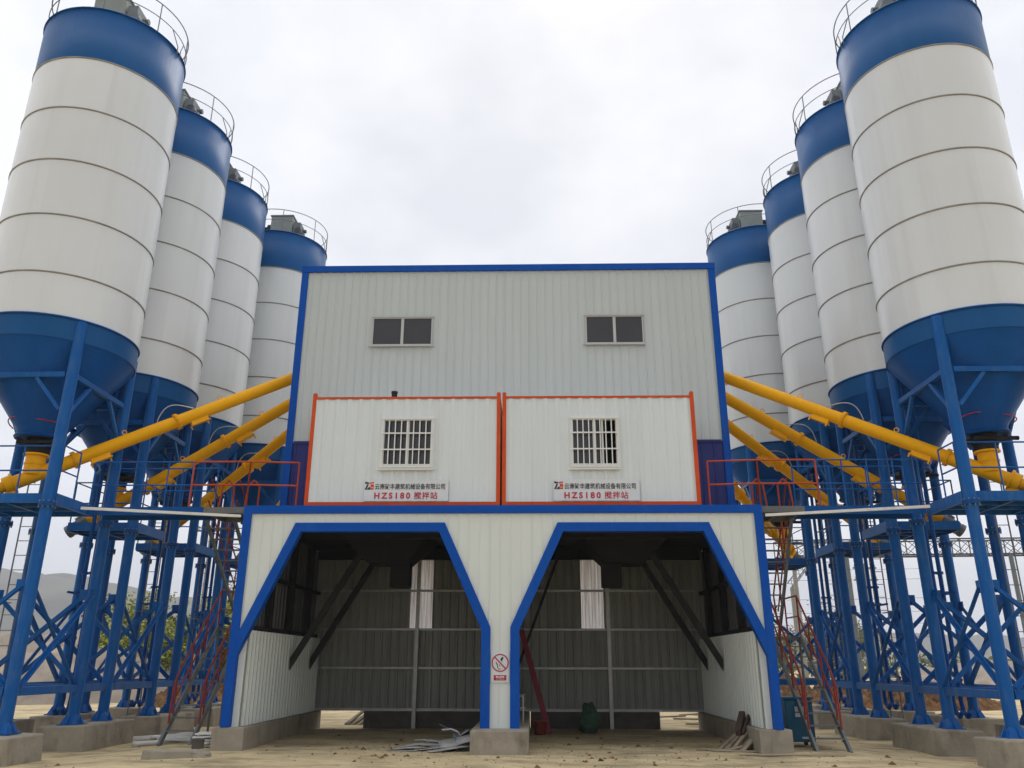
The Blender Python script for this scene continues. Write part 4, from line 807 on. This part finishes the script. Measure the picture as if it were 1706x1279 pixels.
for k in range(9000):
    x = rg.uniform(-90, 100); y = 70 + 25 * rg.random(); hh = 2.2 + 2.6 * noise.noise(Vector((x * .12, 0, 2))) + 1.5 * noise.noise(Vector((x * .5, 0, 5)))
    p = Vector((x, y, max(0, hh) * rg.random() ** .7)); s_ = rg.uniform(.25, .6); u = Vector((rg.gauss(0, 1), rg.gauss(0, 1), rg.gauss(0, 1))).normalized(); w = u.orthogonal().normalized()
    mb.add([p - u * s_, p + w * s_ * .5, p + u * s_, p - w * s_ * .5], [(0, 1, 2, 3)], rg.choice((0, 0, 1)))
tag(mb.build('far_hedgerow', ['leaf_olive', 'leaf_dark']), kind='stuff')

# ------------------------------------------------------------------ poles, wires, conveyor gantry
def pole(x, y, h, label, lattice=False):
    b0 = (x, y, -.3); o = thing('utility_pole', label, 'pole', b0); mb = MB(); mb.tube((x, y, -.3), (x, y, h), .17, 12, r2=.11); mb.build('shaft', 'pole_grey', o, b0)
    mb = MB()
    for z in (h - .3, h - 1.1): mb.beam((x - .8, y, z), (x + .8, y, z), .08, .1)
    mb.build('crossarm', 'grey_steel', o, b0)
    mb = MB()
    for z in (h - .3, h - 1.1):
        for q in (-.7, 0, .7): mb.tube((x + q, y - .02, z + .05), (x + q, y - .02, z + .22), .04, 8)
    mb.build('insulator', 'far_white', o, b0)
pole(16.8, 34, 9.0, 'grey concrete power pole just right of the shed'); pole(23.5, 40, 8.2, 'concrete power pole behind the second right silo'); pole(-15.9, 24.5, 9.2, 'concrete power pole behind the second left silo')
for k, z in enumerate((7.6, 6.9, 5.6, 4.7, 3.9, 3.0)):
    mb = MB(); pts = [(-16 + 45 * q, 36 + 6 * q, z + .5 - 1.6 * q * (1 - q)) for q in [i / 16 for i in range(17)]]; mb.path(pts, .012, 4)
    tag(mb.build('power_line', 'black_steel', None, pts[0]), f'{["highest", "second highest", "third", "fourth", "fifth", "lowest"][k]} thin dark wire strung behind the plant', 'wire', 'power lines behind the plant')
b0 = (30, 44, 0); gt = thing('conveyor_gantry', 'long grey lattice conveyor gantry crossing the sky behind the right silos', 'gantry', b0)
A_, B_ = Vector((19, 44, 9.2)), Vector((52, 46, 9.8)); mb = MB(); hh = Vector((0, 0, 1.15)); ww = Vector((0, 1.2, 0)); n = 24
for w in (Vector((0, 0, 0)), ww):
    mb.beam(A_ + w, B_ + w, .1, .12); mb.beam(A_ + w + hh, B_ + w + hh, .08, .1)
    for i in range(n + 1):
        p = A_.lerp(B_, i / n) + w; mb.beam(p, p + hh, .06, .06, (0, 1, 0))
        if i < n: q = A_.lerp(B_, (i + 1) / n) + w; mb.beam(p, q + hh, .035, .035); mb.beam(q, p + hh, .035, .035)
mb.build('truss', 'truss_steel', gt, b0)
for x in (24, 36.5, 48):
    mb = MB(); p = A_.lerp(B_, (x - 19) / 33); mb.tube((x, p.y, -.3), (x, p.y, p.z), .16, 10); mb.tube((x, p.y + 1.2, -.3), (x, p.y + 1.2, p.z), .16, 10); mb.build('support_leg', 'grey_steel', gt, b0)
b0 = (14.5, 34, 0); cj = thing('crane_jib', 'slanting grey lattice jib standing behind the right stair', 'jib', b0); mb = MB()
P0, P1 = Vector((17.2, 36, 6.2)), Vector((21.2, 37, 10.6)); off3 = [Vector((0, 0, 0)), Vector((-.3, 0, .3)), Vector((0, .5, 0))]
for q in off3: mb.tube(P0 + q, P1 + q, .035, 6)
for i in range(14):
    a, b_ = P0.lerp(P1, i / 14), P0.lerp(P1, (i + 1) / 14)
    for u_, v_ in ((0, 1), (1, 2), (0, 2)): mb.tube(a + off3[u_], b_ + off3[v_], .018, 5)
mb.build('lattice', 'grey_steel', cj, b0); mb = MB(); mb.tube((17.2, 36, -.3), P0, .16, 10); mb.build('mast', 'pole_grey', cj, b0)
b0 = (21.5, 19.5, 0); mb = MB(); mb.tube((21.5, 19.5, -.3), (21.5, 19.5, .45), .09, 10); mb.tube((21.2, 19.5, .25), (21.8, 19.5, .25), .05, 8); mb.tube((21.5, 19.5, .45), (21.5, 19.5, .5), .2, 12)
tag(mb.build('hydrant', 'yellow', None, b0), 'small yellow hydrant on the pale ground behind the nearest right silo', 'hydrant')

# ------------------------------------------------------------------ hazy air
hz = bpy.data.materials.new('haze'); hz.use_nodes = True; t = hz.node_tree; t.nodes.clear(); o_ = N(t, 'ShaderNodeOutputMaterial'); pv = N(t, 'ShaderNodeVolumePrincipled')
pv.inputs['Color'].default_value = (.93, .95, 1, 1); pv.inputs['Density'].default_value = .0005; t.links.new(pv.outputs[0], o_.inputs['Volume']); M['haze'] = hz
mb = MB(); mb.box(-2610, 2610, -210, 2610, -4, 240)
tag(mb.build('haze', 'haze'), kind='stuff')
